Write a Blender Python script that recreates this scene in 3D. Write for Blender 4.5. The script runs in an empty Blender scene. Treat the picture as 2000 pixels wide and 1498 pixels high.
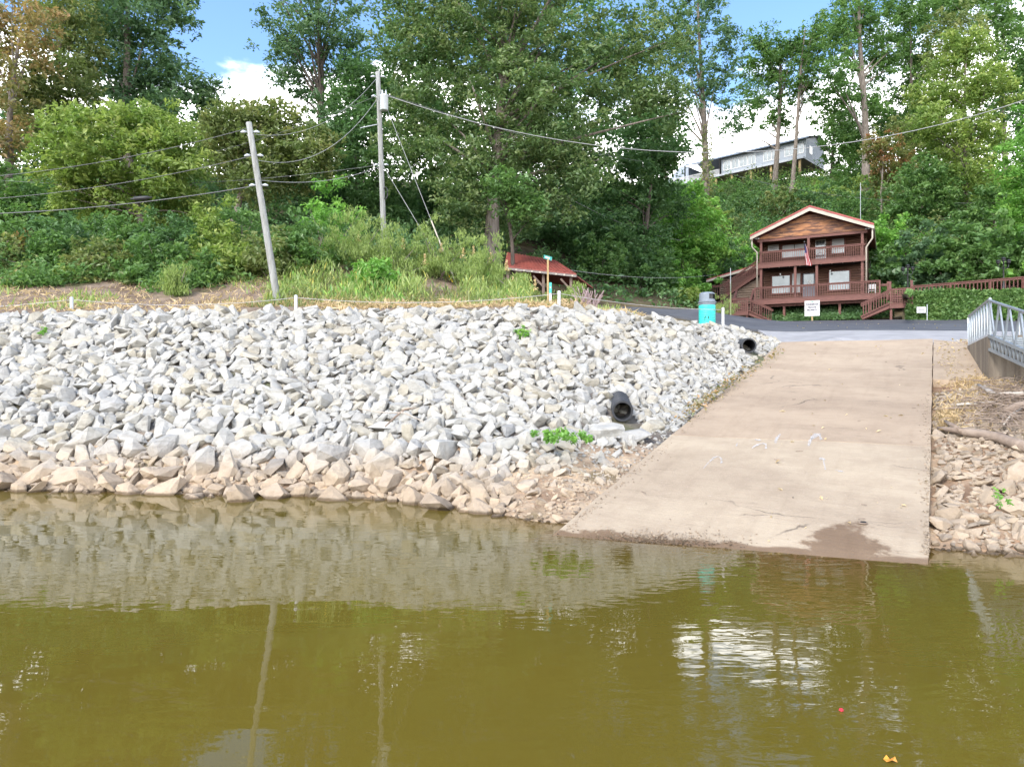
import bpy, bmesh, math, random
import numpy as np
from mathutils import Vector, Matrix, Euler

random.seed(7)
rng = np.random.default_rng(11)
R = math.radians
scene = bpy.context.scene
C = scene.collection

# ------------------------------------------------------------------ camera, sky, sun, exposure
F, CX, CY, H = 1387.0, 1000.0, 749.0, 2.2          # photo focal length in px, image centre, lens height over the water
cam_d = bpy.data.cameras.new('camera')
cam_d.sensor_width = 36.0
cam_d.lens = 36.0 * F / 2000.0
cam_d.clip_start = 0.1
cam_d.clip_end = 6000.0
cam = bpy.data.objects.new('camera', cam_d)
cam.location = (0, 0, H)
cam.rotation_euler = (R(90), 0, 0)
C.objects.link(cam)
scene.camera = cam

SUN_EL, SUN_AZ = 43.0, -145.0                       # degrees; azimuth clockwise from the view direction
world = bpy.data.worlds.new('World')
scene.world = world
world.use_nodes = True
wn, wl = world.node_tree.nodes, world.node_tree.links
wn.clear()
w_out = wn.new('ShaderNodeOutputWorld')
w_bg = wn.new('ShaderNodeBackground')
w_bg.inputs['Strength'].default_value = 0.15
sky = wn.new('ShaderNodeTexSky')
sky.sky_type = 'NISHITA'
sky.sun_disc = False
sky.sun_elevation = R(SUN_EL)
sky.sun_rotation = R(SUN_AZ)
sky.air_density = 1.0
sky.dust_density = 1.2
sky.ozone_density = 2.0
tc = wn.new('ShaderNodeTexCoord')
sep = wn.new('ShaderNodeSeparateXYZ')
wl.new(tc.outputs['Generated'], sep.inputs[0])
mp = wn.new('ShaderNodeMapping')
mp.inputs['Scale'].default_value = (1.0, 1.0, 2.2)
wl.new(tc.outputs['Generated'], mp.inputs[0])
cn = wn.new('ShaderNodeTexNoise')
cn.inputs['Scale'].default_value = 3.4
cn.inputs['Detail'].default_value = 8.0
cn.inputs['Roughness'].default_value = 0.55
wl.new(mp.outputs[0], cn.inputs['Vector'])
# cloud cover grows towards the horizon: cover = noise - k * elevation
cn2 = wn.new('ShaderNodeMath'); cn2.operation = 'MULTIPLY_ADD'
wl.new(cn.outputs['Fac'], cn2.inputs[0]); cn2.inputs[1].default_value = 0.6; cn2.inputs[2].default_value = 0.2
mul = wn.new('ShaderNodeMath'); mul.operation = 'MULTIPLY_ADD'
wl.new(sep.outputs['Z'], mul.inputs[0]); mul.inputs[1].default_value = -2.3
wl.new(cn2.outputs[0], mul.inputs[2])
cr = wn.new('ShaderNodeMapRange'); cr.interpolation_type = 'SMOOTHSTEP'
wl.new(mul.outputs[0], cr.inputs['Value'])
cr.inputs['From Min'].default_value = -0.40
cr.inputs['From Max'].default_value = -0.30
clip = wn.new('ShaderNodeMath'); clip.operation = 'GREATER_THAN'
wl.new(sep.outputs['Z'], clip.inputs[0]); clip.inputs[1].default_value = -0.02
cm = wn.new('ShaderNodeMath'); cm.operation = 'MULTIPLY'
wl.new(cr.outputs[0], cm.inputs[0]); wl.new(clip.outputs[0], cm.inputs[1])
cmix = wn.new('ShaderNodeMix'); cmix.data_type = 'RGBA'
wl.new(cm.outputs[0], cmix.inputs['Factor'])
tintm = wn.new('ShaderNodeMix'); tintm.data_type = 'RGBA'; tintm.blend_type = 'MULTIPLY'
tintm.inputs['Factor'].default_value = 1.0
tintm.inputs['B'].default_value = (0.82, 0.94, 1.03, 1)
wl.new(sky.outputs[0], tintm.inputs['A'])
wl.new(tintm.outputs['Result'], cmix.inputs['A'])
cmix.inputs['B'].default_value = (16.0, 15.9, 15.7, 1)
wl.new(cmix.outputs['Result'], w_bg.inputs['Color'])
wl.new(w_bg.outputs[0], w_out.inputs[0])

sun_d = bpy.data.lights.new('sun', 'SUN')
sun_d.energy = 1.8
sun_d.angle = R(14.0)
sun_d.color = (1.0, 0.93, 0.83)
sun = bpy.data.objects.new('sun', sun_d)
C.objects.link(sun)
sdir = Vector((math.sin(R(SUN_AZ)) * math.cos(R(SUN_EL)), math.cos(R(SUN_AZ)) * math.cos(R(SUN_EL)), math.sin(R(SUN_EL))))
sun.rotation_euler = sdir.to_track_quat('Z', 'Y').to_euler()
sun.location = sdir * 200

scene.view_settings.view_transform = 'Standard'
scene.view_settings.look = 'None'
scene.view_settings.exposure = 1.35
scene.view_settings.gamma = 1.0
scene.view_settings.use_curve_mapping = False
scene.cycles.use_denoising = True
scene.cycles.max_bounces = 6
scene.cycles.diffuse_bounces = 4
scene.cycles.glossy_bounces = 3
scene.cycles.transmission_bounces = 4
scene.cycles.transparent_max_bounces = 6
scene.cycles.caustics_reflective = False
scene.cycles.caustics_refractive = False


# ------------------------------------------------------------------ helpers
def P(px, py, d):
    """The point seen at photo pixel (px, py) at depth d metres."""
    return Vector(((px - CX) / F * d, d, H - (py - CY) / F * d))


def W(px, py, z=0.0):
    """The point seen at photo pixel (px, py) at height z."""
    d = F * (H - z) / (py - CY)
    return Vector(((px - CX) / F * d, d, z))


def prop(o, label=None, cat=None, group=None, kind=None):
    if label: o['label'] = label
    if cat: o['category'] = cat
    if group: o['group'] = group
    if kind: o['kind'] = kind
    return o


def empty(name, label, cat, loc=(0, 0, 0), rz=0.0, group=None):
    o = bpy.data.objects.new(name, None)
    o.empty_display_size = 0.2
    C.objects.link(o)
    o.location = loc
    o.rotation_euler = (0, 0, rz)
    return prop(o, label, cat, group)


class MB:
    """Collects simple solids and links them as one mesh object."""
    def __init__(s):
        s.v, s.f = [], []

    def add(s, vs, fs):
        n = len(s.v)
        s.v += [tuple(v) for v in vs]
        s.f += [tuple(i + n for i in f) for f in fs]
        return s

    def box(s, c, d, M=None):
        vs = [Vector((c[0] + sx * d[0] / 2, c[1] + sy * d[1] / 2, c[2] + sz * d[2] / 2)) for sz in (-1, 1) for sy in (-1, 1) for sx in (-1, 1)]
        if M is not None: vs = [M @ v for v in vs]
        return s.add(vs, [(0, 2, 3, 1), (4, 5, 7, 6), (0, 1, 5, 4), (2, 6, 7, 3), (0, 4, 6, 2), (1, 3, 7, 5)])

    def bx(s, x0, x1, y0, y1, z0, z1):
        return s.box(((x0 + x1) / 2, (y0 + y1) / 2, (z0 + z1) / 2), (x1 - x0, y1 - y0, z1 - z0))

    def beam(s, p, q, w, h, up=(0, 0, 1)):
        p, q = Vector(p), Vector(q)
        t = (q - p).normalized()
        u = Vector(up)
        a = t.cross(u)
        if a.length < 1e-4: a = t.cross(Vector((0, 1, 0)))
        a.normalize()
        b = a.cross(t)
        vs = []
        for e in (p, q):
            for i, j in ((-1, -1), (1, -1), (1, 1), (-1, 1)):
                vs.append(e + a * (i * w / 2) + b * (j * h / 2))
        return s.add(vs, [(3, 2, 1, 0), (4, 5, 6, 7), (0, 1, 5, 4), (1, 2, 6, 5), (2, 3, 7, 6), (3, 0, 4, 7)])

    def tube(s, pts, rad, n=8, cap=True):
        pts = [Vector(p) for p in pts]
        if not hasattr(rad, '__len__'): rad = [rad] * len(pts)
        base = len(s.v)
        for i, p in enumerate(pts):
            t = (pts[min(i + 1, len(pts) - 1)] - pts[max(i - 1, 0)])
            t = t.normalized() if t.length > 1e-9 else Vector((0, 0, 1))
            a = t.cross(Vector((0.13, 0.97, 0.2)))
            if a.length < 1e-3: a = t.cross(Vector((1, 0, 0)))
            a.normalize()
            b = t.cross(a)
            for k in range(n):
                an = 2 * math.pi * k / n
                s.v.append(tuple(p + (a * math.cos(an) + b * math.sin(an)) * rad[i]))
        for i in range(len(pts) - 1):
            for k in range(n):
                k2 = (k + 1) % n
                s.f.append((base + i * n + k, base + i * n + k2, base + (i + 1) * n + k2, base + (i + 1) * n + k))
        if cap:
            s.f.append(tuple(base + k for k in reversed(range(n))))
            s.f.append(tuple(base + (len(pts) - 1) * n + k for k in range(n)))
        return s

    def lathe(s, prof, n=24, c=(0, 0, 0)):
        base = len(s.v)
        for r, z in prof:
            for k in range(n):
                an = 2 * math.pi * k / n
                s.v.append((c[0] + r * math.cos(an), c[1] + r * math.sin(an), c[2] + z))
        for i in range(len(prof) - 1):
            for k in range(n):
                k2 = (k + 1) % n
                s.f.append((base + i * n + k, base + i * n + k2, base + (i + 1) * n + k2, base + (i + 1) * n + k))
        return s

    def prism(s, poly, thick):
        """poly: list of 3D points (planar); thick: Vector offset."""
        n = len(poly)
        vs = [Vector(p) for p in poly] + [Vector(p) + Vector(thick) for p in poly]
        fs = [tuple(reversed(range(n))), tuple(range(n, 2 * n))]
        fs += [(i, (i + 1) % n, n + (i + 1) % n, n + i) for i in range(n)]
        return s.add(vs, fs)

    def build(s, name, m, parent=None, smooth=False, fix=True):
        me = bpy.data.meshes.new(name)
        me.from_pydata(s.v, [], s.f)
        if fix:
            bm = bmesh.new(); bm.from_mesh(me)
            bmesh.ops.recalc_face_normals(bm, faces=bm.faces)
            bm.to_mesh(me); bm.free()
        if smooth:
            me.polygons.foreach_set('use_smooth', [True] * len(me.polygons))
        return link(name, me, m, parent)


def link(name, me, m=None, parent=None):
    if m is not None and len(me.materials) == 0: me.materials.append(m)
    o = bpy.data.objects.new(name, me)
    C.objects.link(o)
    if parent is not None: o.parent = parent
    return o


def np_mesh(name, V, Fc, attrs=None):
    """Fast mesh from numpy: V (n,3), Fc (m,k) with k constant; attrs {name: per-face floats}."""
    me = bpy.data.meshes.new(name)
    k = Fc.shape[1]
    me.vertices.add(len(V)); me.vertices.foreach_set('co', V.astype(np.float32).ravel())
    me.loops.add(Fc.size); me.loops.foreach_set('vertex_index', Fc.astype(np.int32).ravel())
    me.polygons.add(len(Fc)); me.polygons.foreach_set('loop_start', np.arange(0, Fc.size, k, dtype=np.int32))
    if attrs:
        for nme, a in attrs.items():
            at = me.attributes.new(nme, 'FLOAT', 'FACE')
            at.data.foreach_set('value', a.astype(np.float32))
    me.polygons.foreach_set('use_smooth', np.zeros(len(Fc), dtype=bool))
    me.update(calc_edges=True)
    return me


# ------------------------------------------------------------------ materials
def new_mat(name):
    m = bpy.data.materials.new(name)
    m.use_nodes = True
    nt = m.node_tree
    nt.nodes.clear()
    out = nt.nodes.new('ShaderNodeOutputMaterial')
    return m, nt, out


def nd(nt, t, ins=None, **kw):
    n = nt.nodes.new('ShaderNode' + t)
    for k, v in kw.items(): setattr(n, k, v)
    for k, v in (ins or {}).items():
        if hasattr(v, 'is_linked') or isinstance(v, bpy.types.NodeSocket): nt.links.new(v, n.inputs[k])
        else: n.inputs[k].default_value = v
    return n


def c4(c): return (c[0], c[1], c[2], 1.0)


def mix(nt, fac, a, b, blend='MIX'):
    n = nt.nodes.new('ShaderNodeMix'); n.data_type = 'RGBA'; n.blend_type = blend
    for key, v in (('Factor', fac), ('A', a), ('B', b)):
        if isinstance(v, bpy.types.NodeSocket): nt.links.new(v, n.inputs[key])
        elif key == 'Factor': n.inputs[key].default_value = v
        else: n.inputs[key].default_value = c4(v)
    return n.outputs['Result']


def ramp(nt, fac, stops):
    n = nt.nodes.new('ShaderNodeValToRGB')
    nt.links.new(fac, n.inputs[0])
    el = n.color_ramp.elements
    while len(el) < len(stops): el.new(0.5)
    for e, (p, c) in zip(el, stops):
        e.position = p
        e.color = c4(c) if hasattr(c, '__len__') else (c, c, c, 1)
    return n.outputs[0]


def noise(nt, vec, scale, detail=4.0, rough=0.55, dist=0.0):
    n = nd(nt, 'TexNoise', {'Vector': vec, 'Scale': scale, 'Detail': detail, 'Roughness': rough, 'Distortion': dist})
    return n.outputs['Fac']


def mapped(nt, vec, scale=(1, 1, 1), rot=(0, 0, 0), loc=(0, 0, 0)):
    return nd(nt, 'Mapping', {'Vector': vec, 'Scale': scale, 'Rotation': rot, 'Location': loc}).outputs[0]


def mrange(nt, v, a, b, c=0.0, d=1.0):
    n = nd(nt, 'MapRange', {'Value': v, 'From Min': a, 'From Max': b, 'To Min': c, 'To Max': d}, interpolation_type='SMOOTHSTEP')
    return n.outputs[0]


def math_(nt, op, a, b=0.0):
    n = nt.nodes.new('ShaderNodeMath'); n.operation = op
    for i, v in enumerate((a, b)):
        if isinstance(v, bpy.types.NodeSocket): nt.links.new(v, n.inputs[i])
        else: n.inputs[i].default_value = v
    return n.outputs[0]


def mat(name, c1, c2=None, scale=5.0, rough=0.75, bump=0.0, bscale=30.0, stretch=(1, 1, 1), metal=0.0, spec=0.4, coords='Object'):
    """Principled surface whose colour wanders between c1 and c2 with noise, plus fine relief."""
    m, nt, out = new_mat(name)
    t = nd(nt, 'TexCoord').outputs[coords]
    v = mapped(nt, t, stretch)
    col = c4(c1)
    b = nd(nt, 'BsdfPrincipled', {'Roughness': rough, 'Metallic': metal, 'Specular IOR Level': spec})
    if c2 is not None:
        f = mrange(nt, noise(nt, v, scale, 6.0, 0.6), 0.32, 0.68)
        nt.links.new(mix(nt, f, c1, c2), b.inputs['Base Color'])
    else:
        b.inputs['Base Color'].default_value = col
    if bump > 0:
        bn = nd(nt, 'Bump', {'Strength': bump, 'Distance': 0.02, 'Height': noise(nt, v, bscale, 4.0)})
        nt.links.new(bn.outputs[0], b.inputs['Normal'])
    nt.links.new(b.outputs[0], out.inputs[0])
    return m


def leaf_mat(name, stops, trans=0.48, gloss=0.02):
    m, nt, out = new_mat(name)
    a = nd(nt, 'Attribute', attribute_name='tint').outputs['Fac']
    col = ramp(nt, a, stops)
    d = nd(nt, 'BsdfDiffuse', {'Color': col})
    tcol = mix(nt, 0.55, col, (0.75, 0.95, 0.2), 'MULTIPLY')
    tr = nd(nt, 'BsdfTranslucent', {'Color': tcol})
    g = nd(nt, 'BsdfGlossy', {'Color': (0.9, 0.95, 1, 1), 'Roughness': 0.42})
    m1 = nd(nt, 'MixShader', {0: trans}); nt.links.new(d.outputs[0], m1.inputs[1]); nt.links.new(tr.outputs[0], m1.inputs[2])
    m2 = nd(nt, 'MixShader', {0: gloss}); nt.links.new(m1.outputs[0], m2.inputs[1]); nt.links.new(g.outputs[0], m2.inputs[2])
    nt.links.new(m2.outputs[0], out.inputs[0])
    return m

# ------------------------------------------------------------------ lie of the land
U = Vector((math.sin(R(30.8)), math.cos(R(30.8)), 0))          # the ramp's direction uphill, in plan
RL0, RR0 = W(1080, 1045), W(1813, 1102)                        # ramp corners at the waterline
RSL = 0.2068                                                   # ramp slope
RLEN_L, RLEN_R = 18.3, 17.7


def ramp_pt(a, s):
    """a: 0 left edge .. 1 right edge, s: metres uphill from the waterline."""
    p = RL0 + (RR0 - RL0) * a + U * s
    return Vector((p.x, p.y, RSL * s))


SHORE = [(-420, 948), (-200, 955), (0, 958), (200, 962), (400, 968), (600, 970), (750, 978), (850, 990), (930, 1003), (1010, 1024), (1080, 1045)]
shore_pts = [W(px, py) for px, py in SHORE]
CREST = [(-420, 622, 21.0), (-200, 617, 21.0), (0, 613, 21.0), (200, 607, 21.2), (400, 605, 21.3), (600, 604, 21.3), (800, 603, 21.0), (1000, 602, 20.8), (1100, 603, 21.0),
         (1200, 608, 21.6), (1300, 619, 22.9), (1400, 632, 25.0), (1470, 646, 26.3), (1515, 668, 26.6)]
crest_pts = [P(*c) - Vector((0, 0, 0.15)) for c in CREST]
ctrl = []
def cp(p): ctrl.append((p[0], p[1], p[2]))
for p in shore_pts[:-1]:
    cp(p - Vector((0, 0, 0.1))); cp((p.x * 0.8, p.y - 3.0, -1.6))
for p in crest_pts: cp(p)
for k in range(8):
    a, b = shore_pts[k], Vector((shore_pts[k].x * 1.25, 21.2, 4.2))
    for t in (0.33, 0.66):
        q = a.lerp(b, t); cp((q.x, q.y, q.z + 0.06))
for x in (-60, -30, -15, 0, 15, 30, 60):
    cp((x, -5, -3.5)); cp((x, 2, -2.8))
for s in (-4, -1, 0.5, 4, 8, 12, 16, 18):
    cp(ramp_pt(0.0, s) - Vector((0, 0, 0.22))); cp(ramp_pt(0.5, s) - Vector((0, 0, 0.25))); cp(ramp_pt(1.0, s) - Vector((0, 0, 0.25)))
for px, py in ((1860, 1082), (1930, 1086), (2000, 1090), (2120, 1092), (2400, 1098)):
    w = W(px, py); cp(w - Vector((0, 0, 0.06))); cp((w.x, w.y - 2.5, -1.0))
for s in (4, 8, 11):
    for off, dz in ((0.35, -0.18), (1.6, -0.02), (3.2, 0.14), (6.0, 0.3)):
        q = ramp_pt(1.0, s); cp((q.x + off * 0.86, q.y - off * 0.5, q.z + dz))
for q in ((13.0, 15.0, 2.35), (16, 16, 2.6), (20, 18, 3.0), (15, 20, 2.9), (17.5, 23.5, 3.5), (22, 22, 3.6)): cp(q)
# road
for a in ((1515, 664, 26.0), (1640, 662, 25.3), (1760, 663, 24.6), (1880, 666, 23.8), (2060, 668, 23.4), (2300, 672, 22.5),
          (1490, 650, 28.6), (1640, 649, 28.4), (1760, 649, 28.0), (1900, 650, 27.2), (2100, 652, 26.5), (2400, 655, 25),
          (1440, 638, 38), (1590, 637, 39), (1750, 637, 38), (1900, 637, 37), (2150, 637, 35),
          (1440, 629, 49.5), (1520, 629, 50), (1600, 628, 50), (1690, 627, 49), (1860, 627, 46), (2000, 626, 44.5), (2200, 626, 43),
          (1365, 626, 31), (1365, 607, 42), (1250, 602, 43.5), (1170, 600, 43), (1100, 598, 42), (1190, 613, 33), (1290, 617, 31)): cp(P(*a))
# shelf and earth bank behind the stones
for a in ((-300, 602, 24), (0, 601, 24), (300, 598, 24.5), (545, 598, 25.5), (800, 600, 25), (1000, 603, 26), (1090, 604, 27),
          (-300, 545, 28), (0, 548, 28), (130, 552, 28), (260, 560, 28), (400, 560, 28), (480, 548, 28.5), (600, 530, 30), (700, 520, 31), (850, 530, 31), (960, 550, 32), (1050, 585, 33),
          (-300, 500, 34), (100, 497, 35), (285, 485, 35), (500, 480, 37), (650, 485, 38), (800, 495, 40), (960, 508, 44), (1100, 556, 47), (1060, 594, 40), (1180, 590, 46), (1250, 588, 48), (1350, 588, 52)): cp(P(*a))
# level ground under the cabin, then the hill
for x, y, z in ((20, 53, 6.75), (25, 51, 6.75), (24, 58, 7.0), (28, 57, 7.0), (27, 63, 8.4), (18, 60, 7.6), (31, 60, 8.6), (30, 47, 7.0), (36, 46, 8.1), (45, 42, 8.2),
                (33, 66, 13), (40, 58, 12), (48, 52, 11.5), (60, 46, 11),
                (13, 66, 13), (5, 60, 14), (0, 68, 18), (-25, 50, 14), (-50, 46, 13), (-80, 44, 12),
                (26, 80, 17.5), (36, 78, 19), (47, 72, 18.5), (62, 66, 18), (-25, 70, 22), (-55, 66, 22), (0, 84, 25), (12, 80, 20),
                (31, 100, 27), (45, 96, 27), (66, 90, 27), (0, 105, 31), (-35, 95, 30), (-80, 90, 29), (100, 80, 26),
                (38, 117, 35.3), (48, 112, 35), (25, 122, 36), (60, 118, 36), (80, 112, 36), (0, 128, 37), (-50, 120, 36), (-100, 115, 35), (130, 105, 35),
                (0, 160, 40), (60, 160, 40), (120, 150, 40), (-80, 150, 40), (-150, 140, 40), (170, 130, 40)): cp((x, y, z))
ctrl = np.array(ctrl, float)
_A = np.linalg.norm(ctrl[:, None, :2] - ctrl[None, :, :2], axis=2)
_n = len(ctrl)
_S = np.zeros((_n + 3, _n + 3)); _S[:_n, :_n] = _A + np.eye(_n) * 1e-3
_S[:_n, _n] = 1; _S[:_n, _n + 1:] = ctrl[:, :2]; _S[_n, :_n] = 1; _S[_n + 1:, :_n] = ctrl[:, :2].T
_w = np.linalg.lstsq(_S, np.r_[ctrl[:, 2], 0, 0, 0], rcond=None)[0]


def zt(x, y):
    """Ground height; works on numbers and on arrays."""
    x, y = np.asarray(x, float), np.asarray(y, float)
    sh = np.broadcast(x, y).shape
    xf, yf = np.broadcast_to(x, sh).ravel(), np.broadcast_to(y, sh).ravel()
    out = np.empty(len(xf))
    for i in range(0, len(xf), 20000):
        q = np.stack([xf[i:i + 20000], yf[i:i + 20000]], 1)
        D = np.linalg.norm(q[:, None, :] - ctrl[None, :, :2], axis=2)
        out[i:i + 20000] = D @ _w[:_n] + _w[_n] + q @ _w[_n + 1:]
    out = np.clip(out, -4.0, 42.0)
    return out.reshape(sh) if sh else float(out[0])


_hx, _hy = np.arange(-110, 140.1, 0.5), np.arange(0, 165.1, 0.5)
_HG = zt(*np.meshgrid(_hx, _hy))


def zg(x, y):
    """Ground height read from a half-metre grid: quick, for foliage and litter."""
    fx = np.clip((np.asarray(x, float) - _hx[0]) / 0.5, 0, len(_hx) - 1.001); fy = np.clip((np.asarray(y, float) - _hy[0]) / 0.5, 0, len(_hy) - 1.001)
    i, j = fx.astype(int), fy.astype(int); u, v = fx - i, fy - j
    return (_HG[j, i] * (1 - u) + _HG[j, i + 1] * u) * (1 - v) + (_HG[j + 1, i] * (1 - u) + _HG[j + 1, i + 1] * u) * v


def on_ground(px, d):
    x = (px - CX) / F * d
    return Vector((x, d, zt(x, d)))


shx = np.array([p.x for p in shore_pts]); shy = np.array([p.y for p in shore_pts])
crx = np.array([p.x for p in crest_pts]); cry = np.array([p.y for p in crest_pts])
def ramp_left_y(x): return RL0.y + (x - RL0.x) * U.y / U.x
def bank_low(x): return np.where(np.asarray(x) < RL0.x, np.interp(x, shx, shy), ramp_left_y(np.asarray(x)))
def bank_high(x): return np.interp(x, crx, cry)
def ramp_right_y(x): return RR0.y + (x - RR0.x) * U.y / U.x


def axis(segs):
    a = []
    for lo, hi, st in segs: a += list(np.arange(lo, hi, st))
    return np.array(a + [segs[-1][1]])


gx = axis([(-1500, -300, 200), (-300, -90, 21), (-90, -24, 3), (-24, 34, 0.45), (34, 90, 2.5), (90, 300, 21), (300, 1500, 200)])
gy = axis([(-1500, -100, 200), (-100, 4, 8), (4, 30, 0.45), (30, 66, 0.9), (66, 160, 3.5), (160, 400, 30), (400, 1600, 200)])
GX, GY = np.meshgrid(gx, gy)
GZ = zt(GX, GY)
far = np.clip((np.hypot(GX, np.maximum(GY, 0) - 40) - 150) / 80, 0, 1)
GZ = GZ * (1 - far) + far * np.where(GY > 30, 40.0, np.where(GY > -20, 8, -4.0))
V = np.stack([GX.ravel(), GY.ravel(), GZ.ravel()], 1)
nx, ny = len(gx), len(gy)
idx = np.arange(nx * ny).reshape(ny, nx)
Fq = np.stack([idx[:-1, :-1], idx[:-1, 1:], idx[1:, 1:], idx[1:, :-1]], -1).reshape(-1, 4)
gme = np_mesh('ground', V, Fq)
gme.polygons.foreach_set('use_smooth', [True] * len(gme.polygons))
# soil of each place: tan lake sand, pale quarry grit under the stones, dry earth bank, dark forest floor
X_, Y_, Z_ = V[:, 0], V[:, 1], V[:, 2]
soil = np.tile(np.array([0.075, 0.062, 0.038]), (len(V), 1))
earth = (Y_ < 34) & (X_ < 6)
soil[earth] = (0.23, 0.178, 0.135)
grit = (Y_ > bank_low(X_) - 2.0) & (Y_ < bank_high(X_) + 0.7) & (X_ < 10.3)
soil[grit] = (0.20, 0.185, 0.165)
low = (Z_ < 0.9) & (Y_ < 30)
soil[low] = (0.42, 0.325, 0.23)
rightb = (Y_ < ramp_right_y(X_)) & (X_ > 4) & (Y_ < 24) & (Z_ > -0.2)
soil[rightb] = (0.36, 0.255, 0.17)
verge = (X_ > 6) & (Y_ > 24) & (Y_ < 60)
soil[verge] = (0.14, 0.115, 0.07)
at = gme.attributes.new('soil', 'FLOAT_COLOR', 'POINT')
at.data.foreach_set('color', np.c_[soil, np.ones(len(V))].astype(np.float32).ravel())
m, nt, out = new_mat('ground_soil')
base = nd(nt, 'Attribute', attribute_name='soil').outputs['Color']
pos = nd(nt, 'NewGeometry').outputs['Position']
f1 = mrange(nt, noise(nt, pos, 1.1, 8, 0.65), 0.38, 0.66)
col = mix(nt, f1, base, (0.52, 0.46, 0.44), 'MULTIPLY')
f2 = mrange(nt, noise(nt, pos, 9, 6, 0.7), 0.5, 0.72)
col2 = mix(nt, f2, col, (1.5, 1.35, 1.2), 'MULTIPLY')
f3 = mrange(nt, noise(nt, pos, 0.55, 3, 0.5), 0.55, 0.72)
col3 = mix(nt, math_(nt, 'MULTIPLY', f3, 0.45), col2, (0.11, 0.14, 0.045))
bs = nd(nt, 'BsdfPrincipled', {'Roughness': 0.95, 'Specular IOR Level': 0.15, 'Base Color': col3})
bp = nd(nt, 'Bump', {'Strength': 0.8, 'Distance': 0.08, 'Height': noise(nt, pos, 7, 8, 0.7)})
nt.links.new(bp.outputs[0], bs.inputs['Normal']); nt.links.new(bs.outputs[0], out.inputs[0])
prop(link('ground', gme, m), 'earth bank and wooded hillside behind the shore', kind='structure')

# ------------------------------------------------------------------ water
wgx = axis([(-1500, -60, 240), (-60, -21, 3), (-21, 21, 0.3), (21, 60, 3), (60, 1500, 240)])
wgy = axis([(-1500, -20, 240), (-20, 5, 3), (5, 16, 0.25), (16, 30, 2)])
WX, WY = np.meshgrid(wgx, wgy)
Vw = np.stack([WX.ravel(), WY.ravel(), np.zeros(WX.size)], 1)
iw = np.arange(WX.size).reshape(len(wgy), len(wgx))
Fw = np.stack([iw[:-1, :-1], iw[:-1, 1:], iw[1:, 1:], iw[1:, :-1]], -1).reshape(-1, 4)
m, nt, out = new_mat('lake_water')
pos = nd(nt, 'NewGeometry').outputs['Position']
v1 = mapped(nt, pos, (0.55, 1.25, 1), (0, 0, R(14)))
n1 = noise(nt, v1, 1.15, 2.0, 0.45, 0.6)
v2 = mapped(nt, pos, (1.0, 2.4, 1), (0, 0, R(-9)))
n2 = noise(nt, v2, 3.4, 2.0, 0.5, 0.4)
patch = mrange(nt, noise(nt, mapped(nt, pos, (0.6, 1.0, 1)), 0.16, 2.0, 0.5), 0.36, 0.62, 0.12, 1.25)
hgt = math_(nt, 'ADD', math_(nt, 'MULTIPLY', n1, 1.0), math_(nt, 'MULTIPLY', math_(nt, 'MULTIPLY', n2, 0.42), patch))
bp = nd(nt, 'Bump', {'Strength': 0.042, 'Distance': 0.12, 'Height': hgt})
silt = mix(nt, mrange(nt, noise(nt, pos, 0.10, 3, 0.5), 0.35, 0.65), (0.106, 0.079, 0.012), (0.088, 0.068, 0.012))
shal = nd(nt, 'Attribute', attribute_name='shallow').outputs['Fac']   # the brown bed shows where the water is shallow
silt = mix(nt, math_(nt, 'MULTIPLY', shal, 0.8), silt, (0.105, 0.060, 0.022))
bs = nd(nt, 'BsdfPrincipled', {'Roughness': 0.015, 'IOR': 1.333, 'Specular IOR Level': 0.5, 'Base Color': silt, 'Normal': bp.outputs[0]})
nt.links.new(bs.outputs[0], out.inputs[0])
wme = np_mesh('lake_water', Vw, Fw)
_bed = zg(Vw[:, 0], Vw[:, 1])
_rs = (Vw[:, 0] - RL0.x) * U.x + (Vw[:, 1] - RL0.y) * U.y; _ra = (Vw[:, 0] - RL0.x) * U.y - (Vw[:, 1] - RL0.y) * U.x
_rb = np.where((_ra > -0.2) & (_ra < 4.75), RSL * (_rs - 0.86 * _ra / 4.69), -9)
_bed = np.maximum(_bed, _rb)
_far = (np.abs(Vw[:, 0]) > 60) | (Vw[:, 1] < 0)
wa_ = wme.attributes.new('shallow', 'FLOAT', 'POINT')
wa_.data.foreach_set('value', np.where(_far, 0, np.exp(np.minimum(_bed, 0) / 0.16)).astype(np.float32))
prop(link('lake_water', wme, m), 'murky olive lake water with gentle ripples', kind='structure')

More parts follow.
